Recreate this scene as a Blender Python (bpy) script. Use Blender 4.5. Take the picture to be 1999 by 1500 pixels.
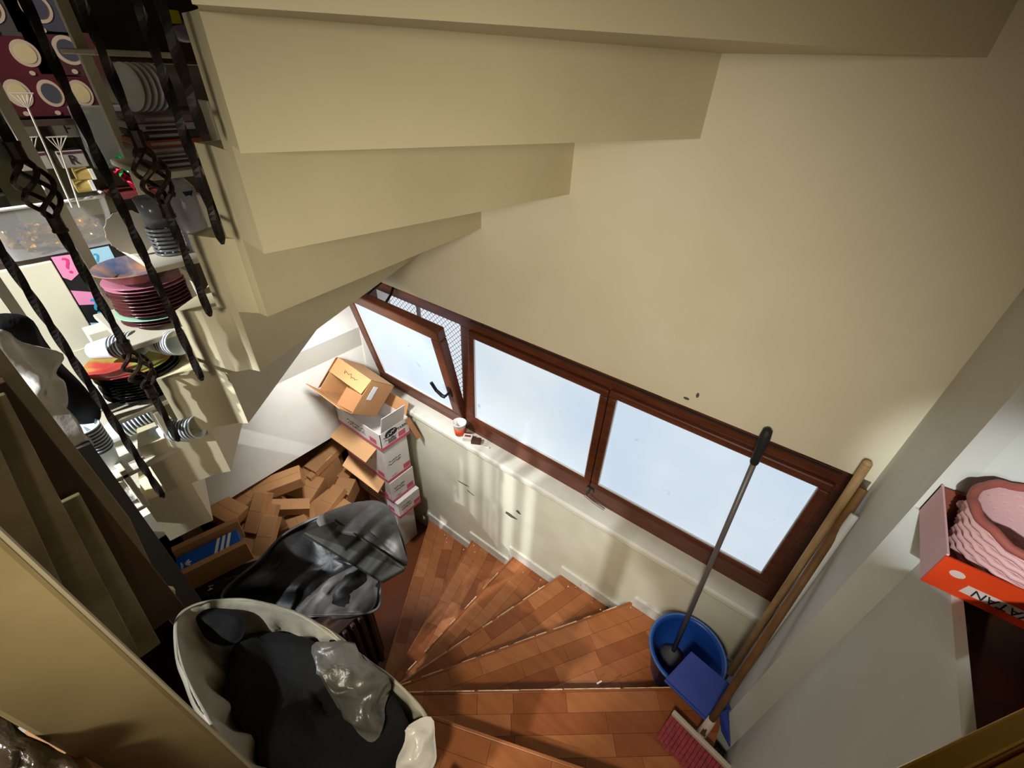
import bpy, bmesh, math, random
from mathutils import Vector, Matrix, noise
from math import sin, cos, tan, radians as R, pi
random.seed(7)
for _o in list(bpy.data.objects): bpy.data.objects.remove(_o)
SC = bpy.context.scene
COL = SC.collection
ZO = 3.30                      # the lower landing is z = 0; coordinates below are relative to the eye height

# ------------------------------------------------------------------ camera
FPX, YAW, PITCH, ROLL = 847.7, R(35.84), R(35.72), R(2.53)
_F = Vector((-sin(YAW)*cos(PITCH), cos(YAW)*cos(PITCH), -sin(PITCH)))
_r = Vector((cos(YAW), sin(YAW), 0)); _u = _r.cross(_F)
_R = _r*cos(ROLL)+_u*sin(ROLL); _U = -_r*sin(ROLL)+_u*cos(ROLL)
cam = bpy.data.objects.new('camera', bpy.data.cameras.new('camera'))
cam.data.sensor_width = 36; cam.data.lens = FPX/1999*36; cam.data.clip_start = .02
cam.matrix_world = Matrix(((_R.x,_U.x,-_F.x,0),(_R.y,_U.y,-_F.y,0),(_R.z,_U.z,-_F.z,ZO),(0,0,0,1)))
COL.objects.link(cam); SC.camera = cam
# ------------------------------------------------------------------ world, lights, exposure
W = bpy.data.worlds.new('daylight'); SC.world = W; W.use_nodes = True
W.node_tree.nodes['Background'].inputs[0].default_value = (.86, .92, 1, 1)
W.node_tree.nodes['Background'].inputs[1].default_value = .5
SC.view_settings.view_transform = 'Standard'; SC.view_settings.look = 'None'
SC.view_settings.gamma = 1; SC.view_settings.use_curve_mapping = False
SC.view_settings.exposure = 0.9
def lamp(name, kind, loc, power, col, size=.1, target=None, spot=None, blend=.3):
    l = bpy.data.lights.new(name, kind); l.energy = power; l.color = col
    if kind == 'AREA': l.size = size
    else: l.shadow_soft_size = size
    o = bpy.data.objects.new(name, l); COL.objects.link(o); o.location = Vector(loc)+Vector((0,0,ZO))
    if kind == 'SPOT': l.spot_size = R(spot); l.spot_blend = blend
    if target is not None:
        o.rotation_euler = (Vector(target)-Vector(loc)).to_track_quat('-Z','Y').to_euler()
    return o
lamp('stair_spotlight', 'SPOT', (-1.2,-2.0,1.0), 230, (.93,.97,1.0), .03, (-1.1,.75,-2.2), 29, .3)
lamp('shelf_spotlight', 'SPOT', (-1.75,-1.9,.9), 360, (.95,.98,1.0), .03, (-2.05,.3,-1.2), 38, .3)
lamp('pillar_spotlight', 'SPOT', (-.1,-2.2,.9), 270, (.88,.97,1.0), .03, (.49,1.13,-.76), 8.5, .9)
lamp('stair_lamp', 'SPOT', (.05,-.95,-.05), 100, (1.0,.91,.73), .25, (-.80,1.45,-1.08), 70, 1.0)
lamp('under_stair_fill', 'SPOT', (-1.70,.82,-1.06), 38, (.96,.98,1.0), .08, (-2.05,1.35,-1.85), 112, .8)  # fill added under the soffit to brighten the end wall and boxes
lamp('tread_fill', 'SPOT', (.05,-.7,.25), 75, (1.0,.9,.72), .1, (-.30,.72,-2.3), 46, 1.0)  # extra spot put in to lift the near treads, not a fixture
lamp('well_fill', 'POINT', (-.1,-.35,-.2), 1.2, (1.0,.90,.70), .2)  # weak fill added near the eye point for the post and treads
lamp('far_shelf_fill', 'SPOT', (-1.95,-1.8,1.1), 260, (1.0,.92,.86), .1, (-2.75,.45,.05), 46, .8)  # unseen fill aimed at the far shelving to lift its dark top

# ------------------------------------------------------------------ helpers
def ray(x, y): return _F+_R*((x-999.5)/FPX)-_U*((y-750)/FPX)
def onX(x, y, X): r = ray(x,y); return r*(X/r.x)
def onY(x, y, Y): r = ray(x,y); return r*(Y/r.y)
def onZ(x, y, Z): r = ray(x,y); return r*(Z/r.z)
def V(*a): return Vector(a)
def rgb(c):
    if isinstance(c, str): c = [int(c[i:i+2],16) for i in (0,2,4)]
    return tuple(((k/255)/12.92 if k/255 <= .04045 else ((k/255+.055)/1.055)**2.4) for k in c)+(1,)
_MC = {}
def M(name, col, rough=.6, metal=0, col2=None, scale=6, detail=4, lo=.35, hi=.65, bump=0, bscale=40, spec=.4, trans=0, alpha=1, emit=0, stretch=None, ior=1.45, coat=0):
    if name in _MC: return _MC[name]
    m = bpy.data.materials.new(name); m.use_nodes = True; nt = m.node_tree; b = nt.nodes['Principled BSDF']
    b.inputs['Base Color'].default_value = rgb(col); b.inputs['Roughness'].default_value = rough; b.inputs['Metallic'].default_value = metal
    b.inputs['Specular IOR Level'].default_value = spec; b.inputs['Transmission Weight'].default_value = trans
    b.inputs['Alpha'].default_value = alpha; b.inputs['IOR'].default_value = ior; b.inputs['Coat Weight'].default_value = coat
    if emit: b.inputs['Emission Color'].default_value = rgb(col); b.inputs['Emission Strength'].default_value = emit
    tc = nt.nodes.new('ShaderNodeTexCoord'); mp = nt.nodes.new('ShaderNodeMapping'); nt.links.new(tc.outputs['Object'], mp.inputs[0])
    if stretch: mp.inputs['Scale'].default_value = stretch
    if col2 is not None:
        n = nt.nodes.new('ShaderNodeTexNoise'); n.inputs['Scale'].default_value = scale; n.inputs['Detail'].default_value = detail
        cr = nt.nodes.new('ShaderNodeValToRGB'); cr.color_ramp.elements[0].position = lo; cr.color_ramp.elements[1].position = hi
        cr.color_ramp.elements[0].color = rgb(col); cr.color_ramp.elements[1].color = rgb(col2)
        nt.links.new(mp.outputs[0], n.inputs['Vector']); nt.links.new(n.outputs['Fac'], cr.inputs[0]); nt.links.new(cr.outputs[0], b.inputs['Base Color'])
        if emit: nt.links.new(cr.outputs[0], b.inputs['Emission Color'])
    if bump:
        n2 = nt.nodes.new('ShaderNodeTexNoise'); n2.inputs['Scale'].default_value = bscale; n2.inputs['Detail'].default_value = 3
        bp = nt.nodes.new('ShaderNodeBump'); bp.inputs['Strength'].default_value = bump; bp.inputs['Distance'].default_value = .004
        nt.links.new(mp.outputs[0], n2.inputs['Vector']); nt.links.new(n2.outputs['Fac'], bp.inputs['Height']); nt.links.new(bp.outputs[0], b.inputs['Normal'])
    _MC[name] = m; return m
BASE = {}
class MB:
    def __init__(s): s.v = []; s.f = []
    def add(s, v, f):
        k = len(s.v); s.v += [Vector(p) for p in v]; s.f += [tuple(i+k for i in q) for q in f]; return s
    def hexa(s, p):  # 4 bottom, 4 top
        return s.add(p, [(3,2,1,0),(4,5,6,7),(0,1,5,4),(1,2,6,5),(2,3,7,6),(3,0,4,7)])
    def box(s, c, d, rot=None):
        c = Vector(c); x,y,z = d[0]/2,d[1]/2,d[2]/2
        p = [V(-x,-y,-z),V(x,-y,-z),V(x,y,-z),V(-x,y,-z),V(-x,-y,z),V(x,-y,z),V(x,y,z),V(-x,y,z)]
        if rot is not None: p = [rot@q for q in p]
        return s.hexa([c+q for q in p])
    def bb(s, x0,x1,y0,y1,z0,z1): return s.box(((x0+x1)/2,(y0+y1)/2,(z0+z1)/2),(x1-x0,y1-y0,z1-z0))
    def prism(s, poly, z0, z1):
        n = len(poly)
        return s.add([(x,y,z0) for x,y in poly]+[(x,y,z1) for x,y in poly], [tuple(range(n))[::-1], tuple(range(n,2*n))]+[(i,(i+1)%n,n+(i+1)%n,n+i) for i in range(n)])
    def slab(s, pts, t):  # planar polygon pts, extruded by vector t
        n = len(pts); pts = [Vector(p) for p in pts]; t = Vector(t)
        return s.add(pts+[p+t for p in pts], [tuple(range(n))[::-1], tuple(range(n,2*n))]+[(i,(i+1)%n,n+(i+1)%n,n+i) for i in range(n)])
    def tube(s, pts, r, n=8, twist=0, caps=True):
        pts = [Vector(p) for p in pts]; m = len(pts); rr = r if isinstance(r,(list,tuple)) else [r]*m
        vs = []; up = None
        for i,p in enumerate(pts):
            d = (pts[min(i+1,m-1)]-pts[max(i-1,0)]).normalized()
            if up is None: up = d.orthogonal().normalized()
            up = (up-d*up.dot(d)).normalized(); w = d.cross(up)
            for k in range(n):
                a = 2*pi*k/n+twist*i; vs.append(p+(up*cos(a)+w*sin(a))*rr[i])
        fs = [(i*n+k, i*n+(k+1)%n, (i+1)*n+(k+1)%n, (i+1)*n+k) for i in range(m-1) for k in range(n)]
        if caps: fs += [tuple(range(n))[::-1], tuple(range((m-1)*n, m*n))]
        return s.add(vs, fs)
    def lathe(s, prof, n=24, o=(0,0,0), rot=None, sx=1, sy=1, wob=None, ring=False):
        o = Vector(o); vs = []
        for j,(r,z) in enumerate(prof):
            for k in range(n):
                a = 2*pi*k/n; rr = r*(wob(a,j) if wob else 1); p = V(rr*cos(a)*sx, rr*sin(a)*sy, z); vs.append(o+(rot@p if rot is not None else p))
        m = len(prof); fs = [(i*n+k, i*n+(k+1)%n, (i+1)*n+(k+1)%n, (i+1)*n+k) for i in range(m-1) for k in range(n)]
        if ring: fs += [((m-1)*n+k, (m-1)*n+(k+1)%n, (k+1)%n, k) for k in range(n)]
        else: fs += [tuple(range(n))[::-1], tuple(range((m-1)*n, m*n))]
        return s.add(vs, fs)
    def build(s, name, mat, parent=None, smooth=False, bevel=0, solid=0, recalc=True, subd=0):
        base = root_base(parent)
        me = bpy.data.meshes.new(name); me.from_pydata([p-base for p in s.v], [], s.f); me.update()
        if recalc:
            bm = bmesh.new(); bm.from_mesh(me); bmesh.ops.recalc_face_normals(bm, faces=bm.faces); bm.to_mesh(me); bm.free()
        if smooth:
            for p in me.polygons: p.use_smooth = True
        me.materials.append(mat); o = bpy.data.objects.new(name, me); COL.objects.link(o)
        if parent is not None: o.parent = parent
        if solid: q = o.modifiers.new('solid','SOLIDIFY'); q.thickness = solid; q.offset = 0
        if bevel: q = o.modifiers.new('bevel','BEVEL'); q.width = bevel; q.segments = 2; q.limit_method = 'ANGLE'
        if subd: q = o.modifiers.new('sub','SUBSURF'); q.levels = subd; q.render_levels = subd
        return o
def root_base(o):
    while o is not None and o.parent is not None: o = o.parent
    return Vector((0,0,0)) if o is None else BASE.get(o.name, Vector((0,0,0)))
def tag(o, label, cat, group=None):
    o['label'] = label; o['category'] = cat
    if group: o['group'] = group
    return o
def thing(name, label, cat, base, group=None):
    o = bpy.data.objects.new(name, None); COL.objects.link(o); o.location = base; o.empty_display_size = .05
    BASE[o.name] = Vector(base); return tag(o, label, cat, group)
def struct(o, label=None, cat=None):
    o['kind'] = 'structure'
    if label: o['label'] = label
    if cat: o['category'] = cat
    return o
def sroot(name, label=None, cat=None):
    o = bpy.data.objects.new(name, None); COL.objects.link(o); return struct(o, label, cat)
def plab(o, t): o['label'] = t; return o
def dup(root, delta, label=None, group=None):
    r = root.copy(); COL.objects.link(r); r.location = root.location+Vector(delta)
    if label: r['label'] = label
    if group: r['group'] = group
    for c in list(root.children):
        d = c.copy(); COL.objects.link(d); d.parent = r
        for g in list(c.children):
            h = g.copy(); COL.objects.link(h); h.parent = d
    return r
def text(name, body, mat, parent, org, ex, ey, size, thick=.0006, align='CENTER'):
    """flat lettering: org = centre, ex / ey = unit reading and up directions"""
    cu = bpy.data.curves.new(name, 'FONT'); cu.body = body; cu.size = size; cu.extrude = thick; cu.align_x = align; cu.align_y = 'CENTER'; cu.resolution_u = 3
    t = bpy.data.objects.new('tmp', cu); COL.objects.link(t)
    me = bpy.data.meshes.new_from_object(t); bpy.data.objects.remove(t); bpy.data.curves.remove(cu)
    ex = Vector(ex).normalized(); ey = Vector(ey); ey = (ey-ex*ey.dot(ex)).normalized(); ez = ex.cross(ey); b = root_base(parent)
    for v in me.vertices: v.co = Vector(org)+ex*v.co.x+ey*v.co.y+ez*v.co.z-b
    me.materials.clear(); me.materials.append(mat); o = bpy.data.objects.new(name, me); COL.objects.link(o); o.parent = parent; return o
def decal(name, mat, parent, org, ex, ey, poly, off=.0008):
    ex = Vector(ex); ey = Vector(ey); n = ex.cross(ey).normalized()
    b = MB(); b.slab([Vector(org)+ex*p[0]+ey*p[1] for p in poly], n*off); return b.build(name, mat, parent)
def scribble(name, mat, parent, org, ex, ey, w, h, rows=2, seed=0):
    """illegible handwriting-like print as flat strokes"""
    rnd = random.Random(seed); ex = Vector(ex).normalized(); ey = Vector(ey).normalized(); nn = ex.cross(ey); b = MB(); t = h*.10
    for r in range(rows):
        y = h*(.5-(r+.5)/rows); x = -w/2; rh = h/rows*.36
        pts = []
        while x < w/2: pts.append((x, y+rnd.uniform(-rh,rh))); x += rnd.uniform(.25,.6)*rh*1.3
        for (a,c),(d,e) in zip(pts,pts[1:]):
            if rnd.random() < .12: continue
            p = Vector(org)+ex*a+ey*c; q = Vector(org)+ex*d+ey*e; u = (q-p).normalized(); v = nn.cross(u)*t*.5
            b.hexa([p-v,q-v,q+v,p+v,p-v+nn*.0008,q-v+nn*.0008,q+v+nn*.0008,p+v+nn*.0008])
    return b.build(name, mat, parent)
def ell(cx, cy, rx, ry, n=24): return [(cx+rx*cos(2*pi*i/n), cy+ry*sin(2*pi*i/n)) for i in range(n)]
def rect(x0,x1,y0,y1): return [(x0,y0),(x1,y0),(x1,y1),(x0,y1)]
def nz(p, f, s=0): return noise.noise(Vector(p)*f+Vector((s*7.1,s*3.3,s*1.7)))
def ring(pts, sub=6):     # closed Catmull-Rom
    n = len(pts); out = []
    for i in range(n):
        p0,p1,p2,p3 = pts[i-1],pts[i],pts[(i+1)%n],pts[(i+2)%n]
        for k in range(sub):
            s = k/sub; out.append(.5*((2*p1)+(p2-p0)*s+(2*p0-5*p1+4*p2-p3)*s*s+(3*p1-p0-3*p2+p3)*s**3))
    return out
def puffy(out, bulge, rings=9, amp=.02, freq=9, seed=0, axis=None, back=.5, sub=4):
    """closed crumpled body around a 3D outline"""
    pts = []
    pts = ring([Vector(p) for p in out], sub)
    c = sum(pts, V(0,0,0))/len(pts); m = len(pts)
    ax = Vector(axis).normalized() if axis is not None else -c.normalized()
    b = MB(); vs = []
    for side in (1,-1):
        for j in range(rings):
            s = 1-j/(rings) if side == 1 else 1-j/rings
            h = bulge*math.sqrt(max(0,1-s*s))*(1 if side == 1 else -back)
            for p in pts:
                q = c+(p-c)*s; q = q+ax*h
                a = amp*(1 if s < .999 else .35)
                q = q+Vector((nz(q,freq,seed),nz(q,freq,seed+1),nz(q,freq,seed+2)))*a+ax*(abs(nz(q,freq*.7,seed+5))*amp*1.2 if s<.999 else 0)
                vs.append(q)
        vs.append(c+ax*bulge*(1 if side == 1 else -back))
    L = rings*m+1; fs = []
    for sd in (0,1):
        o = sd*L
        for j in range(rings-1):
            for k in range(m): fs.append((o+j*m+k, o+j*m+(k+1)%m, o+(j+1)*m+(k+1)%m, o+(j+1)*m+k))
        for k in range(m): fs.append((o+(rings-1)*m+k, o+(rings-1)*m+(k+1)%m, o+rings*m))
    for k in range(m): fs.append((k,(k+1)%m, L+(k+1)%m, L+k))
    b.add(vs, fs); return b
def clip(poly, hp):
    for (a,b,d) in hp:    # keep a x + b y <= d
        out = []
        for i in range(len(poly)):
            p, q = poly[i], poly[(i+1)%len(poly)]; fp = a*p[0]+b*p[1]-d; fq = a*q[0]+b*q[1]-d
            if fp <= 0: out.append(p)
            if fp*fq < 0: t = fp/(fp-fq); out.append((p[0]+(q[0]-p[0])*t, p[1]+(q[1]-p[1])*t))
        poly = out
        if len(poly) < 3: return []
    return poly
def rotx(a): return Matrix.Rotation(a,3,'X')
def rotz(a): return Matrix.Rotation(a,3,'Z')
def frame_from(dz):  # rotation taking z to dz
    return Vector((0,0,1)).rotation_difference(Vector(dz).normalized()).to_matrix()

# ------------------------------------------------------------------ materials
PLASTER = M('plaster_upper', (212,204,182), .75, col2=(202,192,166), scale=2.2, bump=.15, bscale=30, lo=.3, hi=.75)
PLASTERW = M('plaster_white', (226,223,214), .7, col2=(214,210,198), scale=2.5, bump=.12, bscale=30)
PLASTERD = M('plaster_under_window', (218,215,196), .7, col2=(192,186,160), scale=3.5, detail=8, lo=.42, hi=.85, bump=.15, bscale=30)
PLASTERR = M('plaster_right', (206,206,200), .7, col2=(196,195,186), scale=2.5, bump=.2, bscale=26)
SOFF = M('painted_concrete', (198,188,156), .6, col2=(190,180,148), scale=3, bump=.12, bscale=24)
SKIRT = M('skirting_paint', (214,212,202), .5, col2=(150,146,134), scale=9, detail=8, lo=.5, hi=.85)
WOODS = [M('parquet_%d'%i, c, .38, col2=c2, scale=5, detail=6, stretch=(1,6,6), bump=.05, bscale=20, lo=.25, hi=.75, spec=.45) for i,(c,c2) in enumerate([((160,96,54),(138,78,40)),((170,106,62),(148,88,48)),((148,84,46),(126,68,34)),((178,116,72),(156,94,54))])]
WORN = M('worn_wood_edge', (226,200,170), .7, col2=(170,110,70), scale=40, lo=.5, hi=.75)
RISER = M('riser_wood', (104,54,28), .5)
FRAMEW = M('window_wood', (98,52,32), .35, col2=(80,40,24), scale=8, stretch=(1,8,8), detail=5, spec=.5)
GROOVE_SHADE = M('groove_shade', (40,34,32), .6)
BEAD = M('glazing_bead', (206,206,206), .4)
GLASS = M('frosted_glass', (202,218,236), .4, col2=(224,234,240), scale=1.4, detail=3, emit=.50, spec=.3)  # panes emit: the daylight behind them is put into the material
_nt = GLASS.node_tree; _b = _nt.nodes['Principled BSDF']
for _l in list(_b.inputs['Base Color'].links): _nt.links.remove(_l)
_b.inputs['Base Color'].default_value = (.12,.14,.16,1)
_n = _nt.nodes.new('ShaderNodeTexNoise'); _n.inputs['Scale'].default_value = 14; _n.inputs['Detail'].default_value = 6
_c = _nt.nodes.new('ShaderNodeValToRGB'); _c.color_ramp.elements[0].position = .68; _c.color_ramp.elements[1].position = .76
_c.color_ramp.elements[0].color = (1,1,1,1); _c.color_ramp.elements[1].color = (.62,.64,.66,1)
_m = _nt.nodes.new('ShaderNodeMix'); _m.data_type = 'RGBA'; _m.blend_type = 'MULTIPLY'; _m.inputs[0].default_value = 1
_tc = [q for q in _nt.nodes if q.type == 'TEX_COORD'][0]; _nt.links.new(_tc.outputs['Object'], _n.inputs['Vector']); _nt.links.new(_n.outputs['Fac'], _c.inputs[0])
_src = _b.inputs['Emission Color'].links[0].from_socket; _nt.links.new(_src, _m.inputs[6]); _nt.links.new(_c.outputs[0], _m.inputs[7]); _nt.links.new(_m.outputs[2], _b.inputs['Emission Color'])
SILL = M('marble_sill', (222,219,208), .3, col2=(196,190,172), scale=5, detail=8, lo=.45, hi=.8)
BLACKM = M('black_metal', (18,17,17), .45, metal=.4, spec=.5)
IRON = M('wrought_iron', (26,23,22), .5, metal=.5, col2=(40,34,30), scale=60)
BRONZE = M('bronze_iron', (58,44,34), .45, metal=.6, col2=(34,26,22), scale=60)
STEEL = M('dull_steel', (120,112,104), .35, metal=.9)
CARD = M('cardboard', (190,140,92), .75, col2=(176,128,82), scale=5)
CARDD = M('cardboard_inside', (150,104,64), .8)
CARDL = M('cardboard_light', (206,158,110), .75)
WBOX = M('white_carton', (226,220,216), .55, col2=(214,208,204), scale=8)
PINK = M('pink_print', (196,92,108), .5)
INK = M('black_ink', (34,32,34), .6)
INKG = M('faded_ink', (110,104,100), .6)
INKB = M('brown_ink', (104,70,44), .7)
BLUE = M('blue_plastic', (22,66,150), .35, spec=.5, col2=(26,74,164), scale=6)
BLUED = M('blue_plastic_dark', (40,60,140), .45, col2=(46,66,150), scale=6)
MOPG = M('grey_pole', (112,108,108), .4, metal=.2)
RUBBER = M('dark_rubber', (30,31,30), .6)
STICK = M('pale_wood_stick', (176,146,104), .6, col2=(150,118,78), scale=10, stretch=(3,3,.6))
STICKD = M('brown_wood_stick', (128,92,56), .6, col2=(104,72,42), scale=10, stretch=(3,3,.6))
BROOMR = M('broom_bristles', (150,58,66), .8, col2=(124,44,54), scale=60, bump=.6, bscale=200)
BROOMW = M('broom_block', (186,172,158), .5)
WPLAST = M('white_sack', (176,170,152), .4, col2=(156,150,130), scale=6, bump=.7, bscale=26, spec=.4)
BLACKB = M('black_cloth', (10,10,11), .85, bump=.5, bscale=60)
GREYP = M('grey_film', (104,102,98), .5, col2=(72,70,68), scale=7, bump=.4, bscale=26, spec=.4)
BLACKP = M('black_film', (13,13,15), .5, col2=(26,26,28), scale=9, bump=.6, bscale=22, spec=.6)
BROWNC = M('brown_case', (62,40,30), .55, col2=(44,28,22), scale=12)
BEIGE = M('beige_board', (126,110,76), .5, col2=(116,100,66), scale=6, spec=.5)
BEIGEW = M('wrapped_board', (134,122,90), .25, col2=(116,104,74), scale=9, bump=.4, bscale=30, spec=.6)
DARKB = M('dark_grey_board', (58,54,46), .6)
GOLD = M('brass', (176,134,56), .25, metal=.9)
ORANGE = M('orange_red_card', (204,62,16), .5, col2=(188,50,14), scale=6)
PALEPINK = M('pale_pink_card', (206,164,168), .6)
PINKBASK = M('pink_basket', (206,160,158), .5)
WHITE = M('white_plastic', (230,230,230), .4)
TRAY = M('white_tray', (232,232,226), .35)

# ------------------------------------------------------------------ room shell
YW, XE, XR = 1.5, -2.40, .385
wb = sroot('wall_back', 'beige plaster wall around the strip window', 'wall')
b = MB(); b.bb(XE-.7,XR+.35,YW,YW+.28,-1.045,1.5); b.build('plaster_above', PLASTER, wb)
b = MB(); b.bb(XE-.7,XR+.35,YW,YW+.28,-3.6,-1.955); b.build('plaster_below', PLASTERD, wb)
b = MB(); b.bb(XE-.7,XE+.01,YW,YW+.28,-1.955,-1.045); b.build('plaster_pier', PLASTERW, wb)
b = MB(); b.bb(XR-.005,XR+.35,YW,YW+.28,-1.955,-1.045); b.build('plaster_pier', PLASTER, wb)
o = MB().bb(XE-.1,XE,.22,YW,-2.21,-.98).build('wall_end', PLASTERW); struct(o, 'white plaster wall under the stairs beside the window', 'wall')
# right pillar with chamfer, then parapet
b = MB(); b.prism([(XR,YW),(XR,1.15),(.445,1.09),(.445,.8),(.95,.8),(.95,YW)], -3.6, -.90); b.prism([(XR,YW),(XR,1.15),(.44,1.165),(.95,1.20),(.95,YW)], -.90, 1.5)
b.prism([(.387,1.149),(.445,1.09),(.465,1.09),(.465,1.16)], -.90, -.82)
o = b.build('wall_pillar', PLASTERR); struct(o, 'grey white plaster pillar to the right of the window', 'wall')
b = MB(); b.bb(.445,.465,-.9,.8,-2.7,-.82); b.bb(.445,.465,.8,1.09,-.9,-.82); b.bb(.465,.95,-.9,.8,-2.7,-.90); o = b.build('wall_right', PLASTERR); struct(o, 'low grey plaster parapet below the orange box', 'wall')
o = MB().bb(.466,.95,-.9,1.155,-.899,-.885).build('parapet_shelf', M('dark_brown_shelf',(70,44,32),.5,col2=(52,32,24),scale=8)); struct(o, 'dark brown shelf board behind the parapet', 'shelf')
o = MB().bb(-3.6,1.4,-3.2,1.9,1.5,1.62).build('ceiling', PLASTER); struct(o)
o = MB().bb(-3.6,1.4,-3.3,-3.2,-3.7,1.5).build('wall_front', PLASTERR); struct(o)
o = MB().bb(-3.5,-3.3,-3.2,1.9,-3.7,1.5).build('wall_left', M('shop_wall',(120,112,98),.8)); struct(o, 'shop wall behind the shelves', 'wall')
o = MB().bb(.95,1.1,-3.2,1.78,-3.7,1.5).build('wall_side', PLASTERR); struct(o)
b = MB(); b.bb(-1.47,-.55,-.95,-.36,-1.6,-1.46); b.bb(-3.3,-1.75,-.06,.2,-1.6,-1.46); b.bb(-3.3,-1.47,-3.2,-.06,-1.6,-1.46); b.bb(-1.47,.445,-3.2,-.95,-1.6,-1.46); b.bb(-3.3,XE,.2,YW,-1.6,-1.46)
o = b.build('floor', M('shop_floor',(196,190,176),.4,col2=(184,178,164),scale=3)); struct(o, 'pale shop floor at the head of the stairs', 'floor')
o = MB().bb(-3.6,1.0,-3.2,1.9,-3.42,-3.285).build('floor_landing', M('landing_wood',(120,62,32),.4)); struct(o, 'lower landing floor', 'floor')
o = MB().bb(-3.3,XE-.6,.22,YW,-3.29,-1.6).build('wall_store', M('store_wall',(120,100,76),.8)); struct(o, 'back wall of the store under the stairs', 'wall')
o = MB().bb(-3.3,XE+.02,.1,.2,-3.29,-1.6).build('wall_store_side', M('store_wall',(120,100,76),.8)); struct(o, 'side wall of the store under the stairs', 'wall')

SCUFF = M('scuff_mark',(84,82,74),.8)
for i,(x,y,w,h) in enumerate(((905,945,.05,.008),(918,962,.035,.006),(996,1006,.05,.014),(1012,1000,.02,.01))):
    c = onY(x,y,YW); decal('scuff', SCUFF, wb, c+V(0,-.0006,0), (1,0,0),(0,0,1), [(w*cos(a)*(1+.3*sin(3*a+i)),h*sin(a)*(1+.4*cos(2*a+i))+.3*w*cos(a)*(-1)**i*.4) for a in [2*pi*k/14 for k in range(14)]], .0005)
for i,(x,y,w,h) in enumerate(((1340,778,.012,.006),(1362,772,.006,.012))):
    c = onY(x,y,YW); decal('scuff', SCUFF, wb, c+V(0,-.0006,0), (1,0,0),(0,0,1), ell(0,0,w,h,9), .0005)
# window -------------------------------------------------------------
YF = 1.59
win = sroot('window_1', 'brown wooden strip window of three frosted sashes, left one tilted open', 'window')
zt, zb_, x0, x1 = -1.045, -1.955, XE+.01, XR-.005
b = MB(); b.bb(x0,x1,YF,YF+.07,-1.175,zt); b.bb(x0,x1,YF,YF+.07,zb_,-1.825); b.bb(x0,x0+.03,YF,YF+.07,-1.825,-1.175); b.bb(.31,x1,YF,YF+.07,-1.825,-1.175)
b.build('frame', FRAMEW, win, bevel=.004)
for xa,xb in ((-1.525,-1.445),(-.605,-.557)): MB().bb(xa,xb,YF+.001,YF+.069,-1.825,-1.175).build('mullion', FRAMEW, win, bevel=.004)
MB().bb(-1.45,x1-.06,YF-.004,YF+.002,-1.128,-1.118).build('groove_shade_or_seal', GROOVE_SHADE, win)  # dark strip painted in for the shadow line along the top frame
def sash(xa, xb, za, zb2, w, rot=None, hinge=None, name='sash'):
    def T(p):
        p = Vector(p)
        return p if rot is None else hinge+rot@(p-hinge)
    def bar(q, *a):
        k = MB(); k.bb(*a); q.add([T(v) for v in k.v], k.f)
    s_ = MB()
    bar(s_,xa,xb,YF-.022,YF+.035,zb2-w,zb2); bar(s_,xa,xb,YF-.022,YF+.035,za,za+w); bar(s_,xa,xa+w,YF-.022,YF+.035,za+w,zb2-w); bar(s_,xb-w,xb,YF-.022,YF+.035,za+w,zb2-w)
    so = s_.build(name, FRAMEW, win, bevel=.008)
    q = MB(); g = .008
    bar(q,xa+w,xb-w,YF-.014,YF-.006,za+w,za+w+g); bar(q,xa+w,xb-w,YF-.014,YF-.006,zb2-w-.003,zb2-w); bar(q,xa+w,xa+w+.004,YF-.014,YF-.006,za+w+g,zb2-w-.003); bar(q,xb-w-.003,xb-w,YF-.014,YF-.006,za+w+g,zb2-w-.003)
    q.build('glazing_bead', BEAD, so)
    q = MB(); bar(q,xa+w+.001,xb-w-.001,YF-.004,YF+.004,za+w+.001,zb2-w-.001); q.build('pane', GLASS, so)
    return so, T
sash(-1.455,-.583,-1.828,-1.176,.04); sash(-.579,.322,-1.828,-1.168,.04)
HG = V(0,YF-.015,-1.885); TILT = rotx(R(13))
s1,T1 = sash(-2.345,-1.515,-1.885,-1.115, .075, TILT, HG, 'tilted_sash')
b = MB(); hp = V(-1.552,YF-.024,-1.60)
k = MB(); k.box(hp,(.028,.012,.075)); k.tube([hp+V(0,-.005,0),hp+V(0,-.045,0)],.008); k.tube([hp+V(0,-.045,-.004),hp+V(-.02,-.05,.0),hp+V(-.06,-.052,.03),hp+V(-.085,-.052,.085)],[.012,.012,.011,.011])
b.add([T1(v) for v in k.v], k.f); plab(b.build('handle', BLACKM, s1, bevel=.002), 'black handle')
b = MB(); hp = onY(1150,958,YF-.03); b.box(hp+V(0,.012,0),(.04,.014,.03)); b.tube([hp,hp+V(0,-.04,-.005),hp+V(.05,-.045,-.012),hp+V(.12,-.045,-.02)],.007); plab(b.build('handle', STEEL, win), 'dull metal handle lying on the sill')
# scissor arm and stay of the tilted sash
b = MB(); a1 = V(-2.10,YF+.02,-1.10); a2 = T1(V(-1.98,YF,-1.13)); b.tube([a1,a1.lerp(a2,.5)+V(.02,0,.01),a2],.008); b.box(a1+V(-.06,0,-.0),(.03,.02,.06)); b.tube([a1+V(-.1,0,0),T1(V(-2.16,YF,-1.13))],.007)
plab(b.build('stay_arm', BLACKM, win), 'dark metal stay arm')
for xx in (-1.34,-.40,.23): MB().box((xx,YF-.003,-1.098),(.10,.012,.016)).build('hinge', BLACKM, win)
o = MB().bb(XE,XR,YW-.03,YF+.02,-1.985,-1.94).build('trim_sill', SILL, bevel=.012); struct(o, 'worn pale marble window sill', 'sill')
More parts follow.
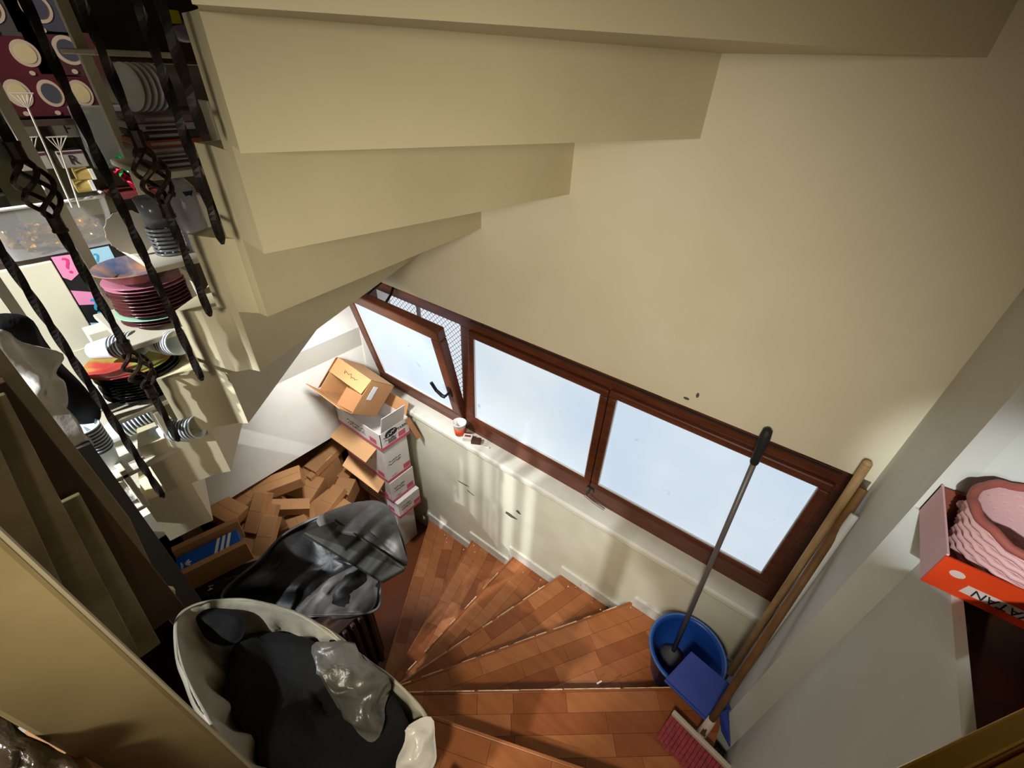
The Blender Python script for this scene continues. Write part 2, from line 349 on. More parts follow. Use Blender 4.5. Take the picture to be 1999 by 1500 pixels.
# expanded metal grille and pale wall outside
b = MB(); cw, ch = .019, .038; yq = YF+.24
for i in range(-2,82):
    for j in range(0,27):
        xq = -2.75+i*cw; zq = -2.0+j*ch+(ch/2 if i%2 else 0)
        for (dx,dz) in ((cw,ch/2),(cw,-ch/2)):
            p = V(xq,yq,zq); q_ = V(xq+dx,yq,zq+dz); n_ = V(-(q_-p).z,0,(q_-p).x).normalized()*.0016
            b.add([p-n_,q_-n_,q_+n_,p+n_],[(0,1,2,3)])
o = b.build('expanded_metal_grille', M('grille_metal',(120,104,112),.5,metal=.3), recalc=False); o['kind'] = 'structure'; o['label'] = 'expanded metal mesh outside the open sash'; o['category'] = 'grille'
b = MB(); b.bb(-2.13,-2.11,YF+.2,YF+.22,-2.1,-.8); b.bb(-1.72,-1.712,YF+.2,YF+.22,-2.1,-.8); o = b.build('grille_bar', M('grille_bar',(130,104,96),.5)); o['kind'] = 'structure'; o['label'] = 'thin upright bars of the grille outside'; o['category'] = 'grille'

# ------------------------------------------------------------------ lower winder stairs
CN = (-1.04,.16)
NOSE = [(-44,-1.465),(-27,-1.63),(-10.5,-1.795),(6,-1.96),(22.5,-2.125),(38.9,-2.29),(56.8,-2.458),(72,-2.63),(87.8,-2.80),(104.5,-2.965),(121.8,-3.12)]
ROOM = [(1,0,XR),(0,1,YW),(-1,0,-XE),(0,-1,.95)]
ls = sroot('lower_staircase', 'brown parquet winder stairs turning down under the window', 'staircase')
def halfs(a_hi, a_lo):   # wedge between angles a_lo..a_hi about CN
    h = []
    for a,s in ((a_hi,1),(a_lo,-1)):
        n = (-sin(R(a))*s, cos(R(a))*s); h.append((n[0],n[1],n[0]*CN[0]+n[1]*CN[1]))
    return h
ND = {}
for k,(a,z) in enumerate(NOSE):
    lo = NOSE[k-1][0] if k else -62
    d = V(cos(R(a)),sin(R(a)),0); n = V(sin(R(a)),-cos(R(a)),0)      # n points into the tread
    hp = halfs(a, lo-1.2)+ROOM+[(-d.x,-d.y,-(d.x*CN[0]+d.y*CN[1]+(.09 if k > 4 else .5 if k == 4 else .66)))]
    if a < 30: hp[2] = (1,0,.445)
    big = [(-6,-6),(6,-6),(6,6),(-6,6)]
    pol = clip(big, hp)
    t = MB(); t.prism(pol, z-.045, z-.0125); tr = t.build('tread', RISER, ls)
    # nosing strip, riser
    L = [((p[0]-CN[0])*d.x+(p[1]-CN[1])*d.y) for p in pol if abs((p[0]-CN[0])*n.x+(p[1]-CN[1])*n.y) < 1e-4]
    u0, u1 = min(L), max(L); c0 = V(CN[0],CN[1],0)
    def W_(u,v,zz): q = c0+d*u+n*v; return V(q.x,q.y,zz)
    nb = MB(); nb.hexa([W_(u0,-.014,z-.032),W_(u1,-.014,z-.032),W_(u1,.001,z-.032),W_(u0,.001,z-.032),W_(u0,-.012,z+.0005),W_(u1,-.012,z+.0005),W_(u1,.001,z+.0005),W_(u0,.001,z+.0005)])
    nb.build('nosing', WOODS[k%3], tr, bevel=.003)
    if k in (5,6,7,8):
        wr = MB(); random.seed(k*3+1); u = u0+.12
        while u < u1-.15:
            l_ = random.uniform(.03,.18) if k != 5 else random.uniform(.15,.3)
            w_ = random.uniform(.0035,.007)
            wr.hexa([W_(u,-.0135,z-.001),W_(u+l_,-.0135,z-.001),W_(u+l_,-.0135+w_,z-.001),W_(u,-.0135+w_*.6,z-.001),W_(u,-.013,z+.0016),W_(u+l_,-.013,z+.0016),W_(u+l_,-.013+w_,z+.0016),W_(u,-.013+w_*.6,z+.0016)])
            u += l_+random.uniform(.004,.10 if k != 5 else .02)
        plab(wr.build('worn_edge', WORN, tr), 'pale chipped wood along the nosing')
    rb = MB(); rb.hexa([W_(u0,.006,z-.17),W_(u1,.006,z-.17),W_(u1,.02,z-.17),W_(u0,.02,z-.17),W_(u0,.006,z-.04),W_(u1,.006,z-.04),W_(u1,.02,z-.04),W_(u0,.02,z-.04)]); rb.build('riser', RISER, tr)
    # parquet blocks
    if k >= 3:
        random.seed(100+k); row = 0; v = .001; sw = .078
        vmax = max((p[0]-CN[0])*n.x+(p[1]-CN[1])*n.y for p in pol); umax = max((p[0]-CN[0])*d.x+(p[1]-CN[1])*d.y for p in pol)
        while v < vmax:
            u = -.1-random.random()*.3
            while u < umax:
                l_ = random.choice((.16,.24,.31,.42)); g = .0006
                P4 = [W_(u+g,v+g,0),W_(u+l_-g,v+g,0),W_(u+l_-g,v+sw-g,0),W_(u+g,v+sw-g,0)]
                pp = clip([(q.x,q.y) for q in P4], hp)
                if len(pp) >= 3:
                    ar = abs(sum(pp[i][0]*pp[(i+1)%len(pp)][1]-pp[(i+1)%len(pp)][0]*pp[i][1] for i in range(len(pp))))/2
                    if ar > 1e-4:
                        q = MB(); q.prism(pp, z-.0125, z-random.uniform(0,.0006)); ob = q.build('parquet_block', WOODS[random.choice((0,0,1,1,2,3))], tr)
                u += l_
            v += sw
# stepped skirting along the window wall
sk = sroot('baseboard_back', 'stepped white skirting following the treads below the sill', 'skirting')
XS = [(-.143,-2.458,XR),(-.61,-2.63,-.143),(-1.02,-2.80,-.61),(-1.40,-2.965,-1.02),(-1.87,-3.12,-1.40)]
for (xa,z,xb) in XS:
    MB().bb(xa-.016,xb-.012,YW-.014,YW+.01,z-.0,z+.085).build('skirting_board', SKIRT, sk, bevel=.003)
    MB().bb(xa-.016,xa+.05,YW-.013,YW+.01,z-.16,z+.0).build('skirting_return', SKIRT, sk, bevel=.003)

# ------------------------------------------------------------------ upper stairs: sawtooth underside
ZB = [.06,-.14,-.36,-.57,-.77,-.97,-1.17,-1.37]
IN = [V(-.83,.36),V(-.94,.415),V(-1.04,.446),V(-1.17,.461),V(-1.256,.424),V(-1.32,.357),V(-1.39,.268),V(-1.435,.16)]
def outer(p, a):   # hit of a ray from p at angle a with y=YW / x=XE / y=.2
    d = V(cos(R(a)),sin(R(a))); t = 9
    if d.y > 1e-6: t = min(t,(YW-p.y)/d.y)
    if d.x < -1e-6: t = min(t,(XE-p.x)/d.x)
    return p+d*t
OU = [V(.1,YW),V(-.44,YW),V(-.86,YW),V(-1.29,YW),outer(IN[4],112),outer(IN[5],128),outer(IN[6],146),outer(IN[7],163)]
us = sroot('upper_staircase', 'beige plastered stairs overhead with a sawtooth underside', 'staircase')
TH = .205
def stepsolid(k):
    a, c_ = IN[k], OU[k]
    if k < 7: b_, d_ = IN[k+1], OU[k+1]
    else: b_, d_ = V(-1.46,.03), V(XE,.25)
    n = (c_-a).normalized(); m = V(-n.y,n.x)*.07; a0_, c0_ = a+m*.5, c_+m*.5
    pol = [(a0_.x,a0_.y),(c0_.x,min(c0_.y,YW))]
    if c_.y > YW-1e-4 and d_.x < XE+1e-4: pol.append((XE,YW))
    pol += [(d_.x,d_.y),(b_.x,b_.y)]
    q = MB(); q.prism(pol, ZB[k], ZB[k]+TH)
    # upstand plate behind the riser, joined to the step above
    top = ZB[k-1]+TH if k else ZB[0]+.4
    q.prism([(a.x,a.y),(c_.x,c_.y),(c_.x+m.x,min(c_.y+m.y,YW)),(a.x+m.x,a.y+m.y)], ZB[k]-.0005, top)
    q.build('step', SOFF, us)
for k in range(8): stepsolid(k)
# the flight goes on overhead past the pillar
q = MB(); q.prism([(IN[0].x,IN[0].y),(-.62,.20),(.95,.95),(.95,YW),(.1,YW)], .27, .47); q.build('step', SOFF, us)
q = MB(); q.prism([(-.62,.20),(-.5,.0),(.95,.1),(.95,.95)], .47, .67); q.build('step', SOFF, us)
q = MB(); q.prism([(-.62,.2),(.95,.95),(.93,1.0),(-.64,.25)], .27, .66); q.build('step', SOFF, us)
# ================================================================== things on and by the lower stairs
def panel(b, o, a, c, t):           # thin slab spanned by a, c with thickness vector t
    o,a,c,t = map(Vector,(o,a,c,t)); b.hexa([o,o+a,o+a+c,o+c,o+t,o+a+t,o+a+c+t,o+c+t])
def open_box(name, mat, parent, o, ex, ey, ez, t=.004, opening='z'):
    """five panels of a carton; o = corner, open on the side given"""
    o,ex,ey,ez = map(Vector,(o,ex,ey,ez)); b = MB(); ux,uy,uz = ex.normalized()*t, ey.normalized()*t, ez.normalized()*t
    sides = {'-x':(o,ey,ez,ux),'x':(o+ex-ux,ey,ez,ux),'-y':(o,ex,ez,uy),'y':(o+ey-uy,ex,ez,uy),'-z':(o,ex,ey,uz),'z':(o+ez-uz,ex,ey,uz)}
    for k,v in sides.items():
        if k != opening: panel(b,*v)
    return b.build(name, mat, parent)
def closed_box(name, mat, parent, o, ex, ey, ez, bevel=.003):
    o,ex,ey,ez = map(Vector,(o,ex,ey,ez)); b = MB(); b.hexa([o,o+ex,o+ex+ey,o+ey,o+ez,o+ex+ez,o+ex+ey+ez,o+ey+ez]); return b.build(name, mat, parent, bevel=bevel)

# ---- stack of white cartons in the corner
def wcarton(label, x0,x1,y0,y1,z0,z1, opened=False, tall=False):
    t = thing('white_carton', label, 'box', (x0,y0,z0), 'white and pink cartons stacked in the corner')
    if opened: open_box('body', WBOX, t, (x0,y0,z0),(x1-x0,0,0),(0,y1-y0,0),(0,0,z1-z0))
    else: closed_box('body', WBOX, t, (x0,y0,z0),(x1-x0,0,0),(0,y1-y0,0),(0,0,z1-z0))
    if not tall:
        h = .026; e = .0012
        q = MB(); q.bb(x0-e,x1+e,y0-e,y0,z0,z0+h); q.bb(x1,x1+e,y0,y1,z0,z0+h); q.build('pink_band', PINK, t)
        decal('pink_panel', PINK, t, (x1,y0,z0), (0,1,0),(0,0,1), rect(.145,.205,h+.006,h+.05))
        decal('pink_panel', PINK, t, (x0,y0,z0), (1,0,0),(0,0,1), rect(.36,.43,h+.008,h+.05))
        scribble('print', INKG, t, (x1+.0004,y0+.08,z0+(z1-z0)*.55), (0,1,0),(0,0,1), .11, .05, 2, int(-z0*100))
        scribble('print', INKG, t, (x1+.0004,y0+.06,z0+.042), (0,1,0),(0,0,1), .05, .016, 1, int(-z0*90))
        scribble('print', INKG, t, (x0+.22,y0-.0004,z0+(z1-z0)*.55), (1,0,0),(0,0,1), .2, .06, 2, int(-z0*80))
    return t
MB0 = wcarton('plain tall white carton at the foot of the carton stack', -2.30,-1.95,1.235,1.40,-3.284,-2.803, tall=True)
wcarton('lowest pink edged white carton of the corner stack, shifted forward', -2.35,-1.865,1.205,1.415,-2.80,-2.635)
c3 = wcarton('third white carton from the top, directly below the tallest one', -2.37,-1.90,1.19,1.41,-2.632,-2.42)
c2 = wcarton('second white carton from the top, plain upper part', -2.37,-1.905,1.19,1.40,-2.417,-2.10)
q = MB(); panel(q,(-2.37,1.188,-2.12),(.40,0,0),(0,-.10,-.05),(0,0,.004)); plab(q.build('flap', CARDL, c2), 'brown flap hanging open')
q = MB(); panel(q,(-2.37,1.188,-2.43),(.42,0,0),(0,-.07,-.06),(0,0,.004)); plab(q.build('flap', CARDL, c3), 'brown flap hanging open')
t = wcarton('open white carton with a black oval emblem on top of the stack', -2.38,-1.90,1.185,1.43,-2.097,-1.95, opened=True)
q = MB(); o_ = V(-1.902,1.20,-1.95); panel(q,o_,(0,.19,0),(.035,.0,.145),(-.004,0,0)); plab(q.build('flap', WBOX, t), 'white flap standing up')
q = MB(); panel(q,(-2.36,1.428,-1.95),(.44,0,0),(0,.035,.09),(0,.004,0)); plab(q.build('flap', CARD, t), 'brown flap standing up')
q = MB(); panel(q,(-1.899,1.40,-1.96),(0,.04,0),(.07,.03,-.16),(-.004,0,0)); plab(q.build('flap', CARDD, t), 'brown flap hanging down')
n_ = (V(.035,0,.145)).normalized()
decal('oval_emblem', INK, t, (-1.8995,1.185,-2.097), (0,1,0),(0,0,1), ell(.09,.112,.052,.030))
scribble('emblem_script', WHITE, t, (-1.8983,1.275,-1.985), (0,1,.25),(0,-.25,1), .075, .03, 1, 4)
text('lettering', 'TABAK', INK, t, (-1.8984,1.375,-1.99), (0,1,.1),(0,-.1,1), .03)
scribble('print', INK, t, (-1.8986,1.27,-2.035), (0,1,0),(0,0,1), .06, .022, 2, 6)
decal('barcode', INKG, t, (-1.8995,1.185,-2.097), (0,1,0),(0,0,1), rect(.06,.125,.032,.052))
# ---- brown carton tipped into it
TRp, TLp, BRp, INp = V(-1.961,1.243,-1.569), V(-2.222,1.226,-1.519), V(-1.984,1.079,-1.746), V(-2.006,1.432,-1.738)
ex = (TLp-TRp)*1.12; up = BRp-TRp; inn = INp-TRp; up = up-ex.normalized()*up.dot(ex.normalized())
t = thing('brown_carton', 'brown cardboard carton tipped over on top of the white cartons, flaps open', 'box', BRp+inn)
open_box('body', CARD, t, TRp, ex, up, inn, .004, '-z')
nrm = -inn.normalized()
q = MB(); panel(q, TRp, ex, up*.42+nrm*.02, nrm*.004); plab(q.build('flap', CARD, t), 'half closed flap')
q = MB(); panel(q, TRp+up+nrm*.002, ex, -up*.10+nrm*.135, up.normalized()*-.004); plab(q.build('flap', CARD, t), 'flap folded out')
q = MB(); panel(q, TRp+ex+nrm*.002, up*.9, nrm*.06-ex*.12, ex.normalized()*.004); q.build('flap', CARDD, t)
q = MB(); panel(q, TRp+nrm*.002+up*.45, up*.5, nrm*.05+ex*.3, ex.normalized()*.004); q.build('flap', CARDD, t)
sx = inn.normalized(); sy = -up.normalized(); fn = -ex.normalized()
decal('address_label', WHITE, t, TRp+fn*.0006+up*.5, sx, sy, rect(.055,.10,-.01,.085), .001)
scribble('print', INKB, t, TRp+ex*.45+up*.2+nrm*.0165, -ex,-up, .12, .035, 1, 2)
# ---- heap of flattened and small brown boxes under the stairs
def obox(label, p, l, w, h, rz, rx=0, ry=0, mat=None, name='cardboard_box', group='brown boxes heaped under the stairs', cat='box'):
    r = Matrix.Rotation(R(rz),3,'Z')@Matrix.Rotation(R(ry),3,'Y')@Matrix.Rotation(R(rx),3,'X')
    p = Vector(p); t = thing(name, label, cat, p, group)
    b = MB(); b.box(p,(l,w,h),r); bo = b.build('body', mat or CARD, t, bevel=.003)
    s_ = MB(); s_.box(p+r@V(0,w*.02,h/2+.0006),(l*1.0,.0016,.0012),r); s_.build('seam', CARDD, t)
    return t, r
LH = -3.284
heap_low = [('brown carton low in the heap under the plastic, near the stair foot', (-2.13,.80,LH+.36),.36,.34,.72,6),('brown carton at the bottom of the heap nearest the stair end', (-2.50,.30,LH+.55),.22,.16,.30,10),('big brown carton at the bottom of the heap by the white stack', (-2.62,1.12,LH+.22),.44,.36,.44,4),('big brown carton at the bottom of the heap in the middle', (-2.56,.68,LH+.24),.46,.38,.48,-6),('big brown carton at the bottom of the heap at the dark end', (-2.55,.34,LH+.2),.40,.22,.40,0),
            ('upper brown carton of the heap behind the wall edge', (-2.68,.98,LH+.63),.40,.40,.36,8),('upper brown carton of the heap deep in the store', (-2.68,.5,LH+.66),.40,.40,.36,-5)]
for l_,p,a_,b_,c_,rz_ in heap_low: obox(l_,p,a_,b_,c_,rz_)
top = [ # label, px, py, x plane, l, w, h, rz, rx, ry
 ('flat brown box lying across the top of the heap',545,945,-2.36,.30,.12,.09,62,8,-8),
 ('tall flat brown panel box standing behind the heap',640,935,-2.46,.05,.26,.32,6,4,0),
 ('thin brown box wedged under the white wall edge',640,888,-2.5,.12,.34,.06,8,10,0),
 ('narrow brown box leaning steeply at the left of the heap',505,1000,-2.28,.09,.25,.07,28,40,0),
 ('second narrow brown box leaning below the steep one',520,1025,-2.22,.09,.26,.06,30,38,0),
 ('short pale brown box leaning lowest above the black bag',520,1050,-2.14,.10,.26,.06,32,34,0),
 ('narrow brown box pointing down to the right in the heap',565,990,-2.26,.08,.24,.08,-35,-22,12),
 ('crumpled dark brown box beside the step end',440,1000,-2.36,.20,.14,.10,20,0,20),
 ('pale brown box peeking out under the plastic near the stack',640,985,-2.2,.12,.28,.05,10,14,-10),
 ('brown box corner showing between the flat box and the tall panel',600,960,-2.44,.20,.20,.16,25,10,6),
 ('brown box end below the steep narrow boxes',478,1050,-2.3,.16,.18,.10,40,20,0),
 ('pale brown box just behind the top of the black bag',585,1022,-2.2,.18,.12,.08,-12,18,8),
 ('flat brown box tucked under the wall edge at left',480,975,-2.44,.16,.24,.10,12,6,0),
 ('brown box lying near the foot of the white stack',672,965,-2.28,.14,.2,.14,30,6,0),
 ('small brown box squeezed beside the white stack',682,925,-2.42,.10,.16,.09,15,8,0)]
for (l_,px,py,X,a_,b_,c_,rz_,rx_,ry_) in top: obox(l_, onX(px,py,X), a_,b_,c_,rz_,rx_,ry_)
# ---- blue shoe box with three stripes between brown flaps
A0,A1,A2 = onZ(362,1108,-2.2), onZ(352,1078,-2.2), onZ(462,1060,-2.2)
c0_ = onZ(408,1075,-2.2); dirl = (onZ(465,1045,-2.2)-onZ(355,1098,-2.2)).normalized(); dirw = V(-dirl.y,dirl.x,0)
t = thing('shoe_box', 'blue shoe box lid with three white stripes wedged between brown flaps', 'box', c0_-V(0,0,.1))
o_ = c0_-dirl*.15-dirw*.05-V(0,0,.1); L_ = .30
closed_box('body', M('shoe_box_blue',(14,86,176),.5), t, o_, dirl*L_, dirw*.105, V(0,0,.1))
ez_ = o_+V(0,0,.1)
for i in range(3): decal('stripe', WHITE, t, ez_, dirl, dirw, [(.165+i*.028,.0),(.180+i*.028,.0),(.215+i*.028,.104),(.200+i*.028,.104)], .001)
for a_ in (-40,0,40): decal('trefoil_leaf', WHITE, t, ez_+dirl*.035+dirw*.035, dirl*cos(R(a_))+dirw*sin(R(a_)), -dirl*sin(R(a_))+dirw*cos(R(a_)), ell(.016,0,.014,.006,12), .001)
text('lettering', 'adidas', WHITE, t, ez_+dirl*.022+dirw*.035+V(0,0,.001), -dirw, dirl, .018)
for s_,hh in ((-.065,.075),(.12,.05)):
    q = MB(); panel(q, o_+dirw*(s_ if s_<0 else s_)+V(0,0,.0), dirl*(L_+.02), dirw*.012+V(0,0,.13), dirw*.035); plab(q.build('flap', CARD, t), 'brown cardboard side')
ob, r_ = obox('black shoe box printed 14 below the blue one', onZ(450,1128,-2.32)+V(0,0,-.06), .34,.14,.11, 60, mat=M('black_card',(34,32,30),.6), name='shoe_box', group=None)
pc = onZ(450,1128,-2.32)
text('lettering', '14', WHITE, ob, onZ(411,1148,-2.318)+V(0,0,.003), r_@V(0,-1,0), r_@V(1,0,0), .035)
obox('brown carton under the two shoe boxes', (-2.18,.2,LH+.42), .36,.34,.84, 5)
# ---- dark brown ribbed case with the black bag on it
bx0,bx1,by0,by1 = -1.80,-1.24,.26,.56
t = thing('ribbed_case', 'dark brown ribbed case standing on the stairs under the grey bag', 'case', (-1.5,.4,-2.95))
MB().bb(bx0,bx1-.02,by0,by1-.02,-2.955,-2.33).build('body', BROWNC, t, bevel=.01)
for i in range(6): MB().bb(bx1-.022,bx1,by0+.01+i*.046,by0+.035+i*.046,-2.945,-2.34).build('rib', BROWNC, t, bevel=.006)
for i in range(9): MB().bb(bx0+.02+i*.058,bx0+.05+i*.058,by1-.022,by1,-2.945,-2.34).build('rib', BROWNC, t, bevel=.006)
# ---- grey and black plastic bag
def bagshell(rim, bottom_z, inset, levels=14, amp=.02, freq=8, seed=0, hole=None, floorc=None, flare=.0):
    n = len(rim); c = sum(rim,V(0,0,0))/n; b = MB(); vs = []; fs = []
    fc = floorc if floorc is not None else V(c.x,c.y,bottom_z)
    for j in range(levels+1):
        s = j/levels
        for k,p in enumerate(rim):
            e = V(fc.x+(p.x-c.x)*inset, fc.y+(p.y-c.y)*inset, bottom_z)
            q = p.lerp(e, s); bulge = sin(pi*min(1,s*1.1))*flare; d = V(p.x-c.x,p.y-c.y,0)
            if d.length > 0: q = q+d.normalized()*bulge
            a = amp*(.25+min(1,s*3)); pl = sin(k*.9+seed)*.3+nz(q,freq,seed)
            q = q+(d.normalized() if d.length else V(0,0,0))*a*pl+V(0,0,nz(q,freq*1.5,seed+3)*a*.5*(1-s))
            vs.append(q)
    for j in range(levels):
        for k in range(n):
            if hole and hole(k,j): continue
            fs.append((j*n+k, j*n+(k+1)%n, (j+1)*n+(k+1)%n, (j+1)*n+k))
    vs.append(V(fc.x,fc.y,bottom_z)); L = len(vs)-1
    for k in range(n): fs.append((levels*n+k, levels*n+(k+1)%n, L))
    b.add(vs, fs); return b
rp = [(432,1168,-2.12),(505,1095,-2.10),(560,1040,-2.08),(640,1003,-2.03),(735,980,-2.02),(775,1030,-2.02),(792,1098,-2.12),(745,1130,-2.2),(735,1190,-2.25),(640,1200,-2.22),(540,1195,-2.18)]
rim = ring([onZ(*p) for p in rp], 8)
t = thing('plastic_bag', 'open grey and black plastic bag slumped on the brown case', 'bag', (-1.5,.4,-2.33))
bagshell(rim, -2.325, .72, levels=12, amp=.03, freq=9, seed=2, floorc=V(-1.55,.45,0), flare=.02).build('bag_film', GREYP, t, smooth=True, solid=.002, recalc=False)
b = MB(); nr = len(rim)
for k in range(0,nr): pass
b.tube(rim+[rim[0]], .007, 6, caps=False); b.build('rolled_rim', GREYP, t, smooth=True)
inside = [p.lerp(sum(rim,V(0,0,0))/nr, .05)-V(0,0,.012) for p in rim[::4]]
puffy(inside, .04, rings=8, amp=.05, freq=9, seed=4, axis=(0,0,1), back=2.2).build('black_contents', BLACKP, t, smooth=True)
def wedge(pxs, z, th, mat, name, label, cat, seed=0, bul=.03):
    out = [onZ(x,y,zz) for x,y,zz in pxs]; c = sum(out,V(0,0,0))/len(out)
    return tag(puffy(out, bul, rings=8, amp=.012, freq=14, seed=seed, axis=-c.normalized()+V(0,0,.6), back=.3).build(name, mat, smooth=True), label, cat)
# grey film lobe and dark green stiff sleeve on the bag
wedge([(620,1010,-1.99),(700,980,-1.97),(760,990,-1.98),(785,1060,-2.0),(795,1105,-2.06),(755,1085,-2.02),(690,1050,-1.99),(640,1040,-1.99)],0,0,GREYP,'plastic_film','translucent grey plastic film bunched over the bag edge','plastic film',6,.05)
t = thing('garment_sleeve', 'dark olive folded garment bag lying across the open plastic bag', 'garment bag', onZ(700,1080,-2.03))
b = MB(); s0 = [onZ(590,1040,-1.96),onZ(655,1015,-1.955),onZ(790,1110,-2.0),onZ(745,1135,-2.03)]; b.hexa([p-V(0,0,.03) for p in s0]+s0); b.build('sleeve', M('olive_film',(40,39,31),.6,spec=.3), t, bevel=.008)
b = MB(); b.tube([onZ(655,1015,-1.952),onZ(720,1062,-1.968),onZ(790,1110,-1.997)],.006,6); b.build('seam', M('olive_film',(40,39,31),.6,spec=.3), t)
# front lobe of the grey film hanging over the case
t = wedge([(600,1165,-2.14),(660,1120,-2.1),(730,1095,-2.12),(737,1150,-2.2),(725,1192,-2.26),(660,1200,-2.24),(580,1205,-2.2)],0,0,GREYP,'plastic_film','grey plastic film hanging in folds over the dark case','plastic film',9,.03)
# ---- big white sack full of black clothing
wp = [(343,1215,-1.38),(375,1182,-1.395),(440,1170,-1.42),(520,1178,-1.46),(590,1202,-1.51),(650,1240,-1.56),(700,1278,-1.62),(765,1325,-1.70),(822,1385,-1.78),(840,1440,-1.83),(838,1500,-1.86),(760,1570,-1.86),(640,1600,-1.75),(540,1570,-1.60),(470,1495,-1.50),(400,1400,-1.42),(352,1300,-1.38)]
wr = ring([onZ(*p) for p in wp], 8); n = len(wr); wc = sum(wr,V(0,0,0))/n
t = thing('white_sack', 'large open white plastic sack stuffed with black cloth at the stair turn', 'sack', (wc.x,wc.y,-2.25))
def hole(k,j):
    u = (k-20.5)/8.0; v = (j-3.6)/2.9
    return u*u+v*v < 1
sh = bagshell(wr, -2.10, .62, levels=22, amp=.03, freq=13, seed=11, floorc=V(wc.x+.06,wc.y+.02,0), hole=None)
sh.build('sack_film', WPLAST, t, smooth=True, solid=.002, recalc=False)
band = MB(); vs = []; NB = 5     # rolled over collar
for j in range(NB):
    for k,p in enumerate(wr):
        d = V(p.x-wc.x,p.y-wc.y,0).normalized(); w_ = .026+.014*sin(k*.21)+.03*nz(p,11,3); a_ = j/(NB-1)
        vs.append(p+d*(w_*sin(a_*pi)*.35+.004)-d*.012*(1-a_)+V(0,0,.012*sin(a_*pi)-a_*w_*1.5))
fs = [(j*n+k,j*n+(k+1)%n,(j+1)*n+(k+1)%n,(j+1)*n+k) for j in range(NB-1) for k in range(n)]
band.add(vs,fs); band.build('rolled_collar', WPLAST, t, smooth=True, solid=.003, recalc=False)
ins = [onZ(x,y,z-.10) for x,y,z in [(470,1250,-1.46),(560,1232,-1.5),(640,1268,-1.55),(700,1318,-1.62),(770,1368,-1.7),(800,1440,-1.76),(790,1500,-1.8),(700,1560,-1.75),(560,1540,-1.6),(480,1440,-1.5),(440,1340,-1.46)]]
cl = puffy(ins, .05, rings=10, amp=.05, freq=7, seed=5, axis=(0,0,1), back=5).build('black_cloth', BLACKB, t, smooth=True)
# handle hole of the sack, stood in for by an added black pad
hp_ = [onZ(x,y,z) for x,y,z in [(375,1205,-1.435),(420,1188,-1.44),(470,1200,-1.465),(480,1225,-1.49),(470,1250,-1.51),(440,1262,-1.515),(405,1250,-1.5),(388,1225,-1.47)]]
tag(puffy(hp_, .02, rings=6, amp=.008, freq=14, seed=8, axis=-(sum(hp_,V(0,0,0))/8).normalized(), back=2).build('black_lump', BLACKB, smooth=True), 'black pad standing in for the dark handle hole of the white sack', 'bundle')
gp = [onZ(x,y,z) for x,y,z in [(612,1262,-1.56),(660,1250,-1.56),(720,1290,-1.62),(765,1335,-1.67),(752,1380,-1.72),(740,1440,-1.75),(712,1445,-1.74),(660,1380,-1.68),(625,1320,-1.6)]]
tag(puffy(gp, .05, rings=9, amp=.035, freq=15, seed=13, axis=-(sum(gp,V(0,0,0))/9).normalized(), back=.6).build('crumpled_film', M('grey_crumple',(92,90,84),.3,col2=(70,68,62),scale=10,bump=.6,bscale=40,spec=.6), smooth=True), 'crumpled grey plastic film lying on the black cloth in the sack', 'plastic film')
wp2 = [onZ(x,y,z) for x,y,z in [(800,1415,-1.79),(840,1400,-1.79),(852,1450,-1.83),(845,1500,-1.85),(800,1520,-1.85),(770,1500,-1.83),(790,1450,-1.8)]]
tag(puffy(wp2, .02, rings=6, amp=.02, freq=20, seed=15, back=.4).build('white_bag', M('white_film',(214,210,202),.3,bump=.6,bscale=40,spec=.6), smooth=True), 'small white carrier bag knotted on the right rim of the sack', 'bag')

# ---- posts and boards at the well edge on the left
t = thing('newel_board', 'beige upright board with a slanted foot at the stair well', 'board', (-1.33,-.05,-1.46))
b = MB(); b.slab([V(-1.32,-.082,-.38),V(-1.32,-.018,-.38),V(-1.32,-.017,-1.085),V(-1.32,-.072,-1.53),V(-1.32,-.079,-1.455)], (-.03,0,0)); b.build('board', BEIGE, t, bevel=.003)
b = MB(); b.slab([V(-1.318,-.034,-1.44),V(-1.318,-.056,-1.40),V(-1.318,-.093,-1.50),V(-1.318,-.068,-1.53)], (-.02,0,0)); plab(b.build('raw_end', M('raw_wood',(190,168,116),.7), t), 'pale cut end')
tag(MB().add([],[]).slab([V(-1.41,-.10,-.86),V(-1.41,.012,-.86),V(-1.41,.004,-1.70),V(-1.41,-.10,-1.70)], (-.02,0,0)).build('dark_board', DARKB, bevel=.002), 'dark grey upright board behind the slanted beige board', 'board')
def lean(label, y0, z0, y1, z1, w0, w1, x, mat):
    b = MB(); b.slab([V(x,y0-w0,z0),V(x,y0,z0),V(x,y1,z1),V(x,y1-w1,z1)], (-.012,0,0))
    return tag(b.build('leaning_board', mat, bevel=.002), label, 'board', 'boards leaning at the stair well')
lean('plastic wrapped beige board leaning farthest left at the well', -.078,-.5, -.215,-1.20, .30,.22, -1.16, BEIGEW)
lean('wrapped beige board leaning in the middle of the three', -.05,-.55, -.175,-1.42, .16,.12, -1.19, BEIGEW)
lean('short wrapped beige board leaning nearest the slanted foot', -.06,-.86, -.135,-1.50, .10,.10, -1.22, BEIGEW)
tag(MB().bb(-1.27,-1.245,-.5,-.04,-1.46,-.55).build('brown_board', M('dark_brown_board',(72,50,26),.6), bevel=.002), 'dark brown board seen in the slits behind the leaning boards', 'board')
